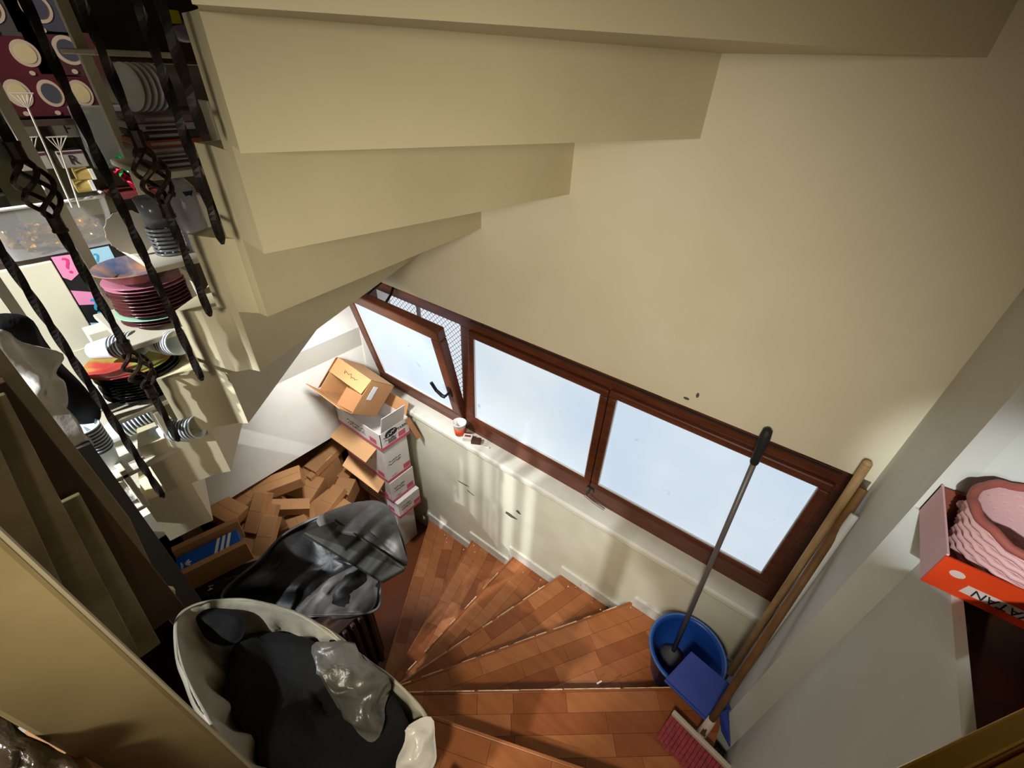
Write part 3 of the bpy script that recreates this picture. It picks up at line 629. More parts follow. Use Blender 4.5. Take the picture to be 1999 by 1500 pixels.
# big near post
e1, e2 = R(-99.4), R(-109.6); d1, d2 = .70, .78
pA, pB = V(d1*sin(e1), d1*cos(e1), 0), V(d2*sin(e2), d2*cos(e2), 0)
nn = V(-.35,.0,0)
t = thing('stair_post', 'wide beige painted post rising beside the white sack in the near corner', 'post', (pA.x-.05,pA.y-.05,-3.284))
b = MB(); th_ = V(pA.x,pA.y,0).normalized()*.06; b.prism([(pA.x,pA.y),(pB.x,pB.y),(pB.x+th_.x,pB.y+th_.y),(pA.x+th_.x,pA.y+th_.y)], -3.284, -.40); b.build('post', BEIGE, t, bevel=.008)
b = MB(); b.tube([V(pA.x,pA.y,-1.7)+th_*.15,V(pA.x,pA.y,-.402)+th_*.15], .006, 6); plab(b.build('edge_bead', M('pale_edge',(176,164,134),.4), t), 'pale rounded edge')
kp = [onZ(x,y,z) for x,y,z in [(-60,1390,-.85),(20,1412,-.9),(90,1452,-.93),(165,1505,-.97),(120,1570,-1.0),(0,1580,-1.0),(-90,1500,-.92)]]
tag(puffy(kp, .03, rings=7, amp=.02, freq=22, seed=21, back=.6).build('brown_parcel', M('brown_film',(74,58,40),.2,col2=(50,38,26),scale=14,bump=.7,bscale=60,spec=.7), smooth=True), 'brown plastic wrapped parcel in the near left corner', 'parcel')
kc = sum(kp,V(0,0,0))/len(kp)
obox('plain brown carton standing under the wrapped parcel in the near left corner', (kc.x,kc.y-.06,-1.245), .22,.20,.43, 10, group=None)
obox('upper brown carton hidden beneath the white sack', (-.78,.05,-2.40), .32,.26,.58, 0, group=None)
obox('lower brown carton hidden beneath the white sack', (-.78,.05,-2.99), .32,.26,.58, 0, group=None)
# white carrier bag and black bundle by the balusters
bp_ = [onX(x,y,-1.52) for x,y in [(-30,618),(55,618),(90,665),(125,712),(165,757),(195,800),(190,825),(140,828),(100,800),(60,740),(0,690),(-40,670)]]
tag(puffy(bp_, .04, rings=8, amp=.012, freq=12, seed=31, back=.8).build('black_lump', BLACKB, smooth=True), 'black cloth bundle hanging behind the white carrier bag', 'bundle')
wp3 = [onX(x,y,-1.45) for x,y in [(-20,645),(15,648),(45,668),(125,690),(112,730),(130,750),(132,790),(128,820),(150,850),(185,870),(150,900),(95,850),(50,790),(15,735),(-20,695)]]
tag(puffy(wp3, .035, rings=9, amp=.02, freq=13, seed=33, back=.6).build('carrier_bag', M('white_film',(214,210,202),.3,bump=.6,bscale=40,spec=.6), smooth=True), 'crumpled white carrier bag hanging at the left edge', 'bag')

# ---- cleaning tools in the right corner
BK = V(.16,1.30,-2.458); bh = .25
t = thing('bucket', 'round blue plastic bucket with the mop in it', 'bucket', BK)
prof = [(.001,.0),(.115,.0),(.12,.01),(.163,bh-.03),(.168,bh-.03),(.176,bh-.004),(.172,bh),(.160,bh),(.156,bh-.02),(.113,.014),(.001,.012)]
b = MB(); b.lathe(prof, 40, BK); b.build('tub', BLUE, t, smooth=True)
b = MB(); b.lathe([(.168,bh-.006),(.178,bh-.006),(.179,bh),(.174,bh+.004),(.168,bh)], 40, BK, ring=True); plab(b.build('rim', M('blue_rim',(74,120,196),.4), t, smooth=True), 'paler worn rim')
b = MB(); b.tube([BK+V(.178*cos(a),.178*sin(a)*1.0,bh-.03-.10*sin((a-R(20))/R(140)*pi)) for a in [R(20+140*i/16) for i in range(17)]], .004, 6); b.build('bail', STEEL, t)
tag(MB().box(BK+V(.03,-.01,.03),(.02,.012,.02),rotz(.4)).build('white_scrap', WHITE), 'small white scrap inside the blue bucket', 'scrap')
m0, m1 = V(.115,1.345,-2.405), onY(1495,850,1.475)
t = thing('mop', 'grey mop pole with a black grip standing in the bucket', 'mop', m0)
b = MB(); b.tube([m0+V(0,0,.03),m1],.011,12); b.build('pole', MOPG, t, smooth=True)
d_ = (m1-m0).normalized()
b = MB(); b.tube([m1-d_*.13,m1-d_*.12,m1-d_*.05,m1-d_*.01,m1+d_*.02,m1+d_*.03],[.013,.016,.017,.019,.016,.006],12); plab(b.build('grip', RUBBER, t, smooth=True), 'black rubber grip')
b = MB(); b.lathe([(.001,0),(.05,.0),(.06,.02),(.03,.05),(.013,.07)],16,m0+V(.0,.0,-.025)); b.build('mop_head', M('mop_yarn',(92,92,96),.9,bump=.8,bscale=90), t, smooth=True)
t = thing('dustpan', 'long handled blue dustpan leaning in front of the bucket', 'dustpan', onZ(1440,1460,-2.29))
sA,sB = onZ(1424,1315,-2.13), onY(1692,908,1.46)
P1,P2,P3,P4 = onZ(1296,1330,-2.12), onZ(1350,1272,-2.06), onZ(1428,1338,-2.09), onZ(1378,1410,-2.16)
nd = (P2-P1).cross(P3-P2).normalized(); nd = nd if nd.z > 0 else -nd
b = MB(); b.hexa([P1-nd*.008,P4-nd*.008,P3-nd*.008,P2-nd*.008,P1,P4,P3,P2]); b.build('plate', BLUED, t, bevel=.006)
b = MB(); b.hexa([p-nd*.004 for p in (P1,P4,P4.lerp(P3,.06),P1.lerp(P2,.06))]+[p+nd*.012 for p in (P1,P4,P4.lerp(P3,.06),P1.lerp(P2,.06))]); b.build('lip', BLUED, t, bevel=.004)
Q = [onZ(1406,1392,-2.16),onZ(1428,1384,-2.16),onZ(1452,1432,-2.20),onZ(1442,1470,-2.22),onZ(1410,1425,-2.22)]
for q_ in Q: q_.x = min(q_.x, .375 if q_.y > 1.15 else .375+.9*(1.15-q_.y) if q_.y > 1.09 else .43)
b = MB(); b.slab(Q, (0,0,-.02)); b.build('tray', BLUED, t, bevel=.005)
b = MB(); b.tube([P3.lerp(P4,.35)+nd*.0,Q[1]-V(0,0,.01)],.010,8); b.build('hinge_bar', BLUED, t)
b = MB(); b.tube([sA,sB],.0135,12); plab(b.build('stick', STICK, t, smooth=True), 'pale wooden stick')
b = MB(); b.lathe([(.0135,0),(.0135,.006),(.010,.013),(.001,.016)],12,sB,frame_from(sB-sA)); b.build('stick_end', STICK, t, smooth=True)
# broom
k0, k1 = onZ(1372,1432,-2.20), V(.362,1.455,-1.05)
t = thing('broom', 'push broom with a faded red head and brown wooden stick', 'broom', onZ(1350,1450,-2.28))
b = MB(); b.tube([k0,k1],.0135,12); plab(b.build('stick', STICKD, t, smooth=True), 'brown wooden stick')
h0,h1 = onZ(1312,1392,-2.225), onZ(1440,1520,-2.225); hd = (h1-h0).normalized(); hn = V(-hd.y,hd.x,0); hn = hn if hn.y < 0 else -hn
b = MB(); b.hexa([h0-hn*.012,h1-hn*.012,h1+hn*.012,h0+hn*.012]+[p+V(0,0,.022) for p in (h0-hn*.010,h1-hn*.010,h1+hn*.010,h0+hn*.010)]); b.build('block', BROOMW, t, bevel=.004)
b = MB(); b.tube([k0-V(0,0,.03),k0+(k1-k0).normalized()*.09],[.021,.016],12); b.build('socket', BROOMW, t, smooth=True)
b = MB(); nseg = 18
for i in range(nseg):
    for j in range(5):
        a0 = h0.lerp(h1,(i+.05)/nseg); a1 = h0.lerp(h1,(i+.95)/nseg); w0,w1 = -.010+j*.005,-.010+j*.005+.0046
        fl = .035+.012*j; jit = random.uniform(-.006,.006)
        b.hexa([a0+hn*(w0+fl*.9+jit)-V(0,0,.055),a1+hn*(w0+fl*.9+jit)-V(0,0,.055),a1+hn*(w1+fl*1.15+jit)-V(0,0,.055),a0+hn*(w1+fl*1.15+jit)-V(0,0,.055),a0+hn*w0+V(0,0,.004),a1+hn*w0+V(0,0,.004),a1+hn*w1+V(0,0,.004),a0+hn*w1+V(0,0,.004)])
plab(b.build('bristles', BROOMR, t), 'faded red bristles')
# white tapering tube behind the sticks
r0,r1 = V(.362,1.27,-2.28), V(.372,1.40,-1.12)
tag(MB().tube([r0,r0.lerp(r1,.5),r1],[.022,.02,.012],12).build('white_tube', M('tube_white',(222,222,226),.5), smooth=True), 'thin white tapering tube standing behind the broom sticks', 'roll')
# ---- things on the sill
cz = -1.94
cp = onZ(904,843,cz); cp.y = min(cp.y,1.52); CS = 1.4
t = thing('paper_cup', 'white paper cup with orange print on the window sill', 'cup', cp)
b = MB(); b.lathe([(a*CS,c*CS) for a,c in [(.001,0),(.022,0),(.0225,.002),(.031,.068),(.033,.070),(.033,.073),(.030,.073),(.021,.004),(.001,.004)]],24,cp); b.build('cup', M('paper_white',(226,220,212),.6), t, smooth=True)
b = MB(); b.lathe([(a*CS,c*CS) for a,c in [(.0227,.004),(.0286,.048),(.0290,.048),(.0231,.004)]],24,cp,ring=True); plab(b.build('print', M('orange_print',(214,84,44),.6), t, smooth=True), 'orange printed band')
pk = onZ(926,856,cz); pk.y = min(pk.y,1.515)
t = thing('cigarette_pack', 'small open cigarette pack lying beside the paper cup', 'pack', pk)
b = MB(); b.box(pk+V(-.025,0,.015),(.06,.045,.03),rotz(.5)); b.build('box', M('pack_white',(214,208,200),.5), t, bevel=.002)
b = MB(); b.box(pk+V(.035,.012,.014),(.06,.04,.028),rotz(.5)); b.build('sleeve', M('pack_dark',(66,40,36),.5), t, bevel=.002)
b = MB(); b.box(pk+V(-.025,0,.0305),(.04,.016,.001),rotz(.5)); b.build('print', M('pack_print',(120,60,54),.5), t)
lg = onZ(952,868,cz); lg.y = min(lg.y,1.52); tag(MB().tube([lg+V(-.03,-.01,.006),lg+V(.03,.02,.006)],.005,8).build('cigarette', M('paper_white',(226,220,212),.6)), 'loose cigarette lying on the sill beside the pack', 'cigarette')
# crumbs on the treads
random.seed(5)
for i,(x,y,z) in enumerate([(868,1045,-2.965),(872,1052,-2.965),(872,1060,-2.965),(925,1066,-2.80),(927,1079,-2.80),(905,1074,-2.80),(948,1081,-2.80),(1021,1118,-2.63),(1052,1149,-2.63),(1055,1133,-2.63),(1109,1146,-2.458),(1124,1147,-2.458),(1129,1144,-2.458),(1155,1177,-2.458),(1172,1191,-2.458),(1240,1171,-2.458)]):
    p = onZ(x,y,z); s_ = random.uniform(.003,.0055)
    if p.y > YW-.03: p.y = YW-.03
    b = MB(); b.lathe([(.0005,0),(s_,.001),(s_*.9,s_),(.0005,s_*1.3)],7,p+V(0,0,.0004),wob=lambda a,j:1+.25*sin(3*a+j)); tag(b.build('plaster_crumb', M('crumb',(206,176,130),.8)), 'pale crumb of fallen plaster on the stairs by the skirting', 'crumb', 'plaster crumbs on the treads')
p = onZ(1165,1336,-2.29); tag(MB().tube([p+V(0,0,.005),p+V(.012,.022,.005)],.0035,8).build('cigarette_butt', M('paper_white',(226,220,212),.6)), 'white cigarette butt on the wide tread by the bucket', 'cigarette butt')

# ---- orange box, basket and shelf goods on the parapet, brass rail
t = thing('orange_box', 'open orange cardboard box with an upside down VATAN label on the parapet', 'box', (.396,.93,-.82))
ox,oy = .396,.918; L_,D_,H_ = .42,.225,.085
b = MB(); panel(b,(ox,oy,-.82),(L_,0,0),(0,0,H_),(0,.004,0)); b.build('front', ORANGE, t)
b = MB(); panel(b,(ox,oy+.004,-.82),(0,D_,0),(0,0,H_*1.05),(.004,0,0)); plab(b.build('side', PALEPINK, t), 'pale pink side')
b = MB(); panel(b,(ox,oy+D_,-.82),(L_,0,0),(0,0,H_),(0,.004,0)); panel(b,(ox+L_-.004,oy,-.82),(0,D_,0),(0,0,H_),(.004,0,0)); panel(b,(ox+.004,oy+.004,-.82),(L_-.01,0,0),(0,D_-.004,0),(0,0,.004)); b.build('tray', M('box_inside',(120,60,44),.7), t)
decal('label_strip', M('label_paper',(196,170,160),.6), t, (ox,oy,-.82), (1,0,0),(0,0,1), [(.052,.018),(.056,.041),(.165,.042),(.168,.02)], .0006)
text('lettering', 'VATAN', INK, t, (ox+.110,oy-.0014,-.790), (-1,0,0),(0,0,-1), .026)
decal('spot', M('label_paper',(196,170,160),.6), t, (ox,oy,-.82), (1,0,0),(0,0,1), ell(.032,.055,.012,.009,12), .0006)
for x_ in range(1): pass
bc = V(.53,1.03,-.815)
t = thing('basket', 'pink woven plastic basket standing in the orange box', 'basket', bc)
b = MB(); b.lathe([(.001,0),(.085,0),(.088,.004),(.118,.145),(.114,.145),(.084,.006),(.001,.006)],40,bc); b.build('body', PINKBASK, t, smooth=True)
for i in range(7):
    zq = .02+i*.018; rq = .088+(.118-.088)*zq/.145+.002
    b = MB(); b.tube([bc+V((rq+.0025*(1 if (k+i)%2 else -1))*cos(2*pi*k/48),(rq+.0025*(1 if (k+i)%2 else -1))*sin(2*pi*k/48),zq) for k in range(49)],.0065,6,caps=False); b.build('weave', PINKBASK, t, smooth=True)
b = MB(); b.tube([bc+V(.12*cos(2*pi*k/48),.12*sin(2*pi*k/48),.148+.003*sin(k*pi/2)) for k in range(49)],.0085,8,caps=False); plab(b.build('rim', M('basket_rim',(156,84,74),.5), t, smooth=True), 'reddish rim')
fl = V(.432,1.05,-.745)
for i in range(6): 
    pass
t = thing('lace_trim', 'pale pink paper lace hanging over the corner of the orange box', 'lace', fl)
b = MB()
for i in range(7): b.lathe([(.001,0),(.012,.0),(.012,.003),(.001,.003)],10,fl+V(.004*i,.05-.018*i,.012-.006*i*(i%2)),rotx(.5+.2*i))
b.build('lace', PALEPINK, t)
gp2 = [V(.55,.30,-.88),V(.62,.55,-.84),V(.78,.68,-.85),V(.9,.5,-.86),V(.85,.15,-.87),V(.66,.1,-.88)]
tag(puffy(gp2, .06, rings=8, amp=.03, freq=14, seed=41, axis=(0,0,1), back=.1).build('shiny_film', M('dark_shiny_film',(84,70,60),.15,bump=.8,bscale=40,spec=.8), smooth=True), 'dark shiny plastic film heaped on the parapet shelf', 'plastic film')
r0_,r1_ = onZ(1790,1535,-.62), onZ(2040,1412,-.62)
t = thing('brass_rail', 'polished brass handrail crossing the lower right corner', 'handrail', (r0_.x,r0_.y,-.64))
dr = (r1_-r0_).normalized(); r0_ = r0_-dr*.02; r1_ = r1_+dr*.3; sd = V(-dr.y,dr.x,0)
for i,(w0,w1,hh) in enumerate(((-.030,-.012,0.0),(-.012,-.006,-.006),(-.006,.018,.004))):
    b = MB(); b.hexa([r0_+sd*w0-V(0,0,.03),r1_+sd*w0-V(0,0,.03),r1_+sd*w1-V(0,0,.03),r0_+sd*w1-V(0,0,.03),r0_+sd*w0+V(0,0,hh),r1_+sd*w0+V(0,0,hh),r1_+sd*w1+V(0,0,hh),r0_+sd*w1+V(0,0,hh)]); b.build('rail_moulding', GOLD, t, bevel=.003)
for u_ in (.55,.9):
    pp_ = r0_.lerp(r1_,u_); b = MB(); b.tube([V(pp_.x,pp_.y,-.886 if pp_.x > .47 else -.82),V(pp_.x,pp_.y,-.645)],.012,10); b.build('rail_post', GOLD, t, smooth=True)
# ================================================================== railing and the shop side
rl = thing('stair_railing', 'black wrought iron stair railing of twisted balusters with cage knots', 'railing', (-1.35,.2,-1.13))
BAL = [(-86.9,1.40,-1.125,()),(-82.6,1.385,-.94,(-.235,-.69)),(-77.6,1.345,-.745,()),(-74.2,1.305,-.545,(-.215,)),(-70.5,1.215,-.34,()),(-68.9,1.10,-.115,())]
tops = []
for az,d,zb3,cages in BAL:
    c = V(d*sin(R(az)), d*cos(R(az)), 0); zt3 = zb3+1.05; rr = .0085
    cuts = [zb3]+[q for z in sorted(cages) for q in (z-.06,z+.06)]+[zt3]
    b = MB()
    for i in range(0,len(cuts),2):
        za,zc = cuts[i],cuts[i+1]; n_ = max(2,int((zc-za)/.011)); b.tube([V(c.x,c.y,za+(zc-za)*k/n_) for k in range(n_+1)], rr*1.15, 4, twist=.2)
    b.tube([V(c.x,c.y,zb3),V(c.x,c.y,zb3-.012)],[rr*1.1,rr*.5],6)
    # peg into the stair side
    out = V(c.x,c.y,0).normalized(); 
    for zz in (zb3+.03,): b.tube([V(c.x,c.y,zz),V(c.x,c.y,zz)+out*.07],.006,6)
    ba = b.build('baluster', IRON, rl)
    for z in cages:
        g = MB()
        for s_ in range(4):
            g.tube([V(c.x+.031*sin(pi*t_)**.8*cos(2*pi*t_*.75+s_*pi/2) if 0<t_<1 else c.x, c.y+.031*sin(pi*t_)**.8*sin(2*pi*t_*.75+s_*pi/2) if 0<t_<1 else c.y, z-.062+.124*t_) for t_ in [k/16 for k in range(17)]], .0052, 6)
        for e_ in (-1,1): g.tube([V(c.x,c.y,z+e_*.056),V(c.x,c.y,z+e_*.082)],[.0125,.0125],8); g.tube([V(c.x,c.y,z+e_*.082),V(c.x,c.y,z+e_*.088)],[.014,.014],8)
        plab(g.build('cage_knot', BRONZE, ba, smooth=False), 'bronze coloured twisted cage')
    tops.append(V(c.x,c.y,zt3))
b = MB(); b.tube(tops,.02,10); b.build('handrail', IRON, rl, smooth=True)

# ---- stepped display stand behind the railing
RK = M('stand_panel',(206,198,178),.5); SH = M('stand_shelf',(196,188,170),.45)
LV = [(-.24,.40,.60),(-.46,.32,.515),(-.645,.19,.41),(-.84,.085,.328),(-1.015,.0,.18),(-1.15,-.06,.04)]
st = thing('display_stand', 'pale stepped display stand following the stairs behind the railing', 'stand', (-1.6,.15,-1.165))
for z,ya,yb in LV:
    MB().bb(-1.72,-1.43,ya,yb,z-.016,z).build('shelf', SH, st, bevel=.003)
    MB().bb(-1.50,-1.43,yb-.016,yb,z+.0005,z+.15).build('end_panel', RK, st, bevel=.002)
for ya,za,zc in ((.45,-.93,.45),(.25,-.95,.45),(.05,-1.16,-.2)): MB().bb(-1.745,-1.722,ya-.012,ya+.012,za,zc).build('upright', RK, st)
def zlev(i): return LV[i][0]
# plates
def plate_mesh(name, mat, r, h):
    b = MB(); b.lathe([(.001,0),(r*.55,0),(r*.62,.002),(r*.97,h),(r,h+.001),(r*.985,h+.003),(r*.6,.005),(.001,.004)],32); return b.build(name, mat, smooth=True)
def stack(name, label, cat, group, proto, pos, n, dz, jit=.003, toplabel=None, tmat=None):
    pos = Vector(pos)
    for i in range(n):
        o = proto if i == 0 else proto.copy()
        if i: COL.objects.link(o)
        o.name = name; o.location = pos+V(random.uniform(-jit,jit),random.uniform(-jit,jit),i*dz); o.rotation_euler = (0,0,random.random()*6)
        tag(o, label, cat, group)
MAR = M('maroon_glaze',(96,52,50),.2,col2=(70,38,40),scale=5,spec=.6); MARP = M('rose_glaze',(176,112,130),.25,spec=.6); BLK = M('black_glaze',(24,23,22),.2,spec=.6)
TEAL = M('pale_green_glaze',(150,190,166),.25,spec=.6); BLUEG = M('blue_gold_glaze',(74,92,124),.15,col2=(176,130,92),scale=14,spec=.7)
zz = zlev(2)
P_ = V(-1.545,.318,zz+.0005)
random.seed(3)
stack('dinner_plate','dark plate low in the tall maroon stack, below the green rimmed one','plate','plates in the maroon stack',plate_mesh('dinner_plate',MAR,.098,.016),P_,2,.0095)
stack('dinner_plate','pale green rimmed plate in the tall maroon stack','plate',None,plate_mesh('dinner_plate',TEAL,.106,.018),P_+V(0,0,.019),1,.01)
stack('dinner_plate','dark maroon plate in the middle of the tall stack','plate','plates in the maroon stack',plate_mesh('dinner_plate',MAR,.098,.016),P_+V(0,0,.030),7,.0105)
stack('dinner_plate','rose pink plate near the top of the tall maroon stack','plate','rose plates in the maroon stack',plate_mesh('dinner_plate',MARP,.100,.016),P_+V(0,0,.1035),2,.0105)
o = plate_mesh('glass_bowl',BLUEG,.098,.034); o.location = P_+V(-.005,-.01,.130); tag(o,'blue and gold shallow bowl on top of the maroon plate stack','bowl')
P_ = V(-1.545,.205,zlev(3)+.0005)
stack('black_plate','glossy black plate in the stack under the red and green plate','plate','black plates on the stand',plate_mesh('black_plate',BLK,.108,.016),P_,9,.0095)
o = plate_mesh('painted_plate',M('red_green_plate',(150,160,70),.3,col2=(186,70,64),scale=7,lo=.45,hi=.55),.108,.016); o.location = P_+V(0,-.012,.087); tag(o,'red and green painted plate on top of the black plates','plate')
# paper cups, nested in lying stacks
CUPW = M('cup_paper',(214,224,228),.5); CUPS = M('cup_stripe',(70,72,80),.5); CUPB = M('cup_blue',(150,196,206),.5)
cupm = MB(); cupm.lathe([(.001,0),(.024,0),(.0245,.002),(.034,.078),(.0365,.080),(.0365,.084),(.0335,.084),(.0235,.004),(.001,.004)],22)
cup0 = cupm.build('paper_cup', CUPW, smooth=True)
bandm = MB(); bandm.lathe([(.0338,.0715),(.0352,.0785),(.0358,.0785),(.0344,.0715)],22,ring=True); band0 = bandm.build('dark_band', CUPS, smooth=True); band0.parent = cup0
first = [True]
def cups(pos, d, n, step, label):
    pos = Vector(pos); d = Vector(d).normalized(); q = frame_from(d).to_euler()
    for i in range(n):
        if first[0]: o = cup0; first[0] = False
        else:
            o = cup0.copy(); COL.objects.link(o); k = band0.copy(); COL.objects.link(k); k.parent = o
        o.location = pos+d*step*i; o.rotation_euler = q; tag(o, label, 'cup', 'nested paper cups on the display stand')
z5 = zlev(4)
cups(V(-1.50,.15,z5+.037), (.55,.45,.16), 7, .0105, 'paper cup in the short nested stack lying mouth forward on the low shelf')
cups(V(-1.60,.02,z5+.037), (.1,.9,.16), 9, .0105, 'paper cup in the nested stack lying along the back of the low shelf')
cups(V(-1.50,.02,z5+.0005), (0,0,1), 8, .0105, 'paper cup in the upright nested stack at the left of the low shelf')
cups(V(-1.66,.15,z5+.0005), (0,0,1), 9, .0105, 'paper cup in the upright nested stack deep on the low shelf')
cups(V(-1.60,.135,zlev(3)+.139), (.5,.45,.13), 6, .0105, 'paper cup in the stack lying on the painted plate')
cups(V(-1.53,.255,zlev(3)+.139), (.55,.2,.13), 5, .0105, 'paper cup in the short stack lying beside the cage knot on the black plates')
# foil pieces on the bottom shelf
random.seed(8)
FOIL = M('silver_foil',(190,190,186),.25,metal=.8,bump=.6,bscale=80)
for i,(x_,y_) in enumerate(((-1.48,.015),(-1.56,-.02),(-1.62,.02))):
    p = V(x_,y_,zlev(5)+.02); pts = [p+V(.03*cos(a)*1.2,.03*sin(a),0) for a in [k*pi/4 for k in range(8)]]
    tag(puffy(pts,.02,rings=5,amp=.01,freq=40,seed=50+i,axis=(0,0,1),back=.9,sub=2).build('foil_tray',FOIL,smooth=True), ['crumpled silver foil nearest the railing on the bottom shelf','crumpled silver foil in the middle of the bottom shelf','crumpled silver foil at the back of the bottom shelf'][i], 'foil')
# glasses wrapped in film on the second shelf
GLS = M('smoky_plastic',(120,122,126),.2,col2=(90,92,98),scale=12,spec=.7); FILM = M('clear_film',(210,206,214),.12,alpha=.45,bump=.8,bscale=50,spec=.8); NAVY = M('navy_print',(36,40,66),.4)
def cupstack(label, p, r, n, mat, wrap):
    t = thing('tumbler_stack', label, 'tumblers', p); p = Vector(p)
    b = MB(); b.lathe([(.001,0),(r*.8,0),(r*.95,.075),(r*.9,.075),(r*.75,.004),(.001,.004)],24,p+V(0,0,n*.011)); b.build('tumbler', mat, t, smooth=True)
    for i in range(n): b = MB(); b.lathe([(r*.86,0),(r,.002),(r,.0065),(r*.86,.008)],24,p+V(0,0,i*.011+.001),ring=True); b.build('tumbler_rim', GLS, t, smooth=True)
    if wrap:
        b = MB(); b.lathe([(r*1.08,.0),(r*1.1,.10),(r*.9,.17),(r*.35,.2),(r*.1,.19)],20,p,wob=lambda a,j:1+.08*sin(5*a+j*2)); plab(b.build('film_wrap', FILM, t, smooth=True), 'clear film')
cupstack('stack of smoky plastic tumblers on the second shelf next to the doily', V(-1.52,.40,zlev(1)), .038, 7, GLS, False)
cupstack('stack of dark tumblers wrapped in clear film at the shelf end', V(-1.50,.475,zlev(1)), .036, 8, NAVY, True)
b = MB(); b.slab([V(-1.55,.335,zlev(1)+.065)+V(0,.0,0)+V(.012*sin(a),.055*cos(a),.06*sin(a))*(1+.03*cos(16*a)) for a in [2*pi*k/48 for k in range(48)]],(.002,0,0)); tag(b.build('paper_doily', M('doily',(228,226,214),.7)), 'round white paper doily propped against the tumblers', 'doily')
# flat tins on the top shelf
TIN = M('tin_lid',(150,146,140),.3,metal=.6,col2=(110,96,92),scale=6); cols = [M('tin_dark',(56,50,46),.5),M('tin_rose',(120,96,98),.5),M('tin_white',(150,146,140),.4),M('tin_orange',(140,72,44),.5)]
nm = ['dark flat tin at the bottom of the tin pile','white edged flat tin second in the tin pile','rose flat tin third in the tin pile','orange flat tin fourth in the tin pile','dark flat tin fifth in the tin pile','white flat tin near the top of the tin pile','rose flat tin on top of the tin pile']
for i,c_ in enumerate((0,2,1,3,0,2,1)):
    p = V(-1.54+random.uniform(-.01,.01),.50+random.uniform(-.01,.01),zlev(0)+.0085+i*.0172); t = thing('flat_tin', nm[i], 'tin', p-V(0,0,.008), 'flat tins piled on the top shelf')
    MB().box(p,(.15,.15,.0165)).build('tin', cols[c_], t, bevel=.003); MB().box(p+V(.0755,-.02,0),(.0015,.08,.006)).build('label_strip', cols[2] if c_ != 2 else cols[0], t)
# white plates standing on edge above, on a high shelf of the stand
MB().bb(-1.72,-1.47,.40,.57,-.004,.008).build('shelf', SH, st, bevel=.003)
pr = plate_mesh('white_plate', M('white_glaze',(222,222,220),.25,spec=.6), .052, .008)
for i in range(5):
    o = pr if i == 0 else pr.copy()
    if i: COL.objects.link(o)
    o.rotation_euler = (R(84),0,R(20)); o.location = V(-1.54,.465+i*.014,-.062+.0)+V(0,0,.04); tag(o,'white plate standing on edge under the high shelf','plate','white plates standing on edge')
for o_ in SC.objects:
    if o_.name.startswith('white_plate'): o_.location.z = zlev(0)+.1205+.053
# ---- goods on the high shelf: film bags
def filmbag(label, px, X, bul, mat, seed, name='film_bag', cat='bag'):
    out = [onX(x,y,X) for x,y in px]; return tag(puffy(out, bul, rings=7, amp=.02, freq=14, seed=seed, back=.6).build(name, mat, smooth=True), label, cat)
FB = M('cloudy_film',(150,148,128),.2,col2=(110,108,92),scale=8,bump=.8,bscale=40,spec=.7)
# ---- far shelving against the shop wall
XF = -2.62
fr = thing('shop_shelving', 'dark shop shelving along the far wall', 'shelving', (-2.8,.4,-1.46))
FD = M('dark_shelf_wood',(64,52,44),.6); FW = M('shelf_edge_white',(196,192,180),.5)
for z in (-.215,.42,.80): MB().bb(-3.1,XF+.02,-.3,1.45,z-.02,z).build('shelf', FD, fr)
MB().bb(-3.1,XF-.02,-.3,1.45,-.72,-.70).build('shelf', FD, fr)
for y in (-.29,.62,1.44): MB().bb(-3.1,-3.07,y-.015,y+.015,-1.46,1.2).build('upright', FD, fr)
MB().bb(-3.12,-3.1,-.35,1.5,-1.46,1.3).build('back_panel', M('shelf_back',(92,82,70),.7), fr)
cab = thing('cream_cabinet', 'bright cream cabinet front below the clear container', 'cabinet', (-2.8,0,-1.46))
yc = onX(95,500,XF).y
MB().bb(-3.05,XF,-.9,yc,-1.455,-.722).build('front', M('cream_panel',(232,228,208),.5,col2=(224,220,198),scale=4), cab, bevel=.003)
MB().bb(XF,XF+.004,-.88,yc-.02,-1.43,-1.12).build('door', M('cream_panel2',(226,222,202),.5), cab, bevel=.002)
# boy-or-girl box
yb = onX(290,600,XF).y+.05
t = thing('party_box', 'black, pink and blue printed party box with question marks and the words GIRL and BOY', 'box', (XF-.1,(yc+yb)/2,-1.46))
MB().bb(XF-.22,XF,yc+.004,yb,-1.455,-.70).build('body', M('party_black',(20,20,26),.45), t, bevel=.002)
PP = M('party_pink',(236,150,196),.5); PBL = M('party_blue',(160,208,232),.5); PHOT = M('party_hot_pink',(226,62,128),.5); PCY = M('party_cyan',(60,160,206),.5)
o_ = V(XF+.0005,yc+.004,-1.455); ey_, ez_ = V(0,1,0), V(0,0,1)
H_ = .755; Wd = yb-yc
def pd(mat, poly): decal('print_panel', mat, t, o_, ey_, ez_, poly, .0008)
pd(PP,[(0,.75),(.07,.745),(.085,.68),(.02,.64),(0,.66)]); pd(PBL,[(.10,.75),(.2,.75),(.2,.69),(.11,.68)]); pd(PP,[(.0,.60),(.09,.56),(.16,.66),(.2,.66),(.2,.58),(.10,.50),(.0,.53)])
pd(PBL,[(0,.44),(.11,.40),(.12,.34),(0,.36)]); pd(PP,[(0,.30),(.1,.33),(.12,.26),(.0,.24)]); pd(PBL,[(.02,.2),(.12,.22),(.14,.15),(.0,.12)])
for ch,m_,u,v,s_ in (('?',PHOT,.035,.70,.10),('?',PCY,.05,.50,.11),('?',PHOT,.10,.37,.09),('?',PCY,.14,.70,.08)): text('question_mark', ch, m_, t, o_+ey_*u+ez_*v+V(.001,0,0), ey_, ez_, s_)
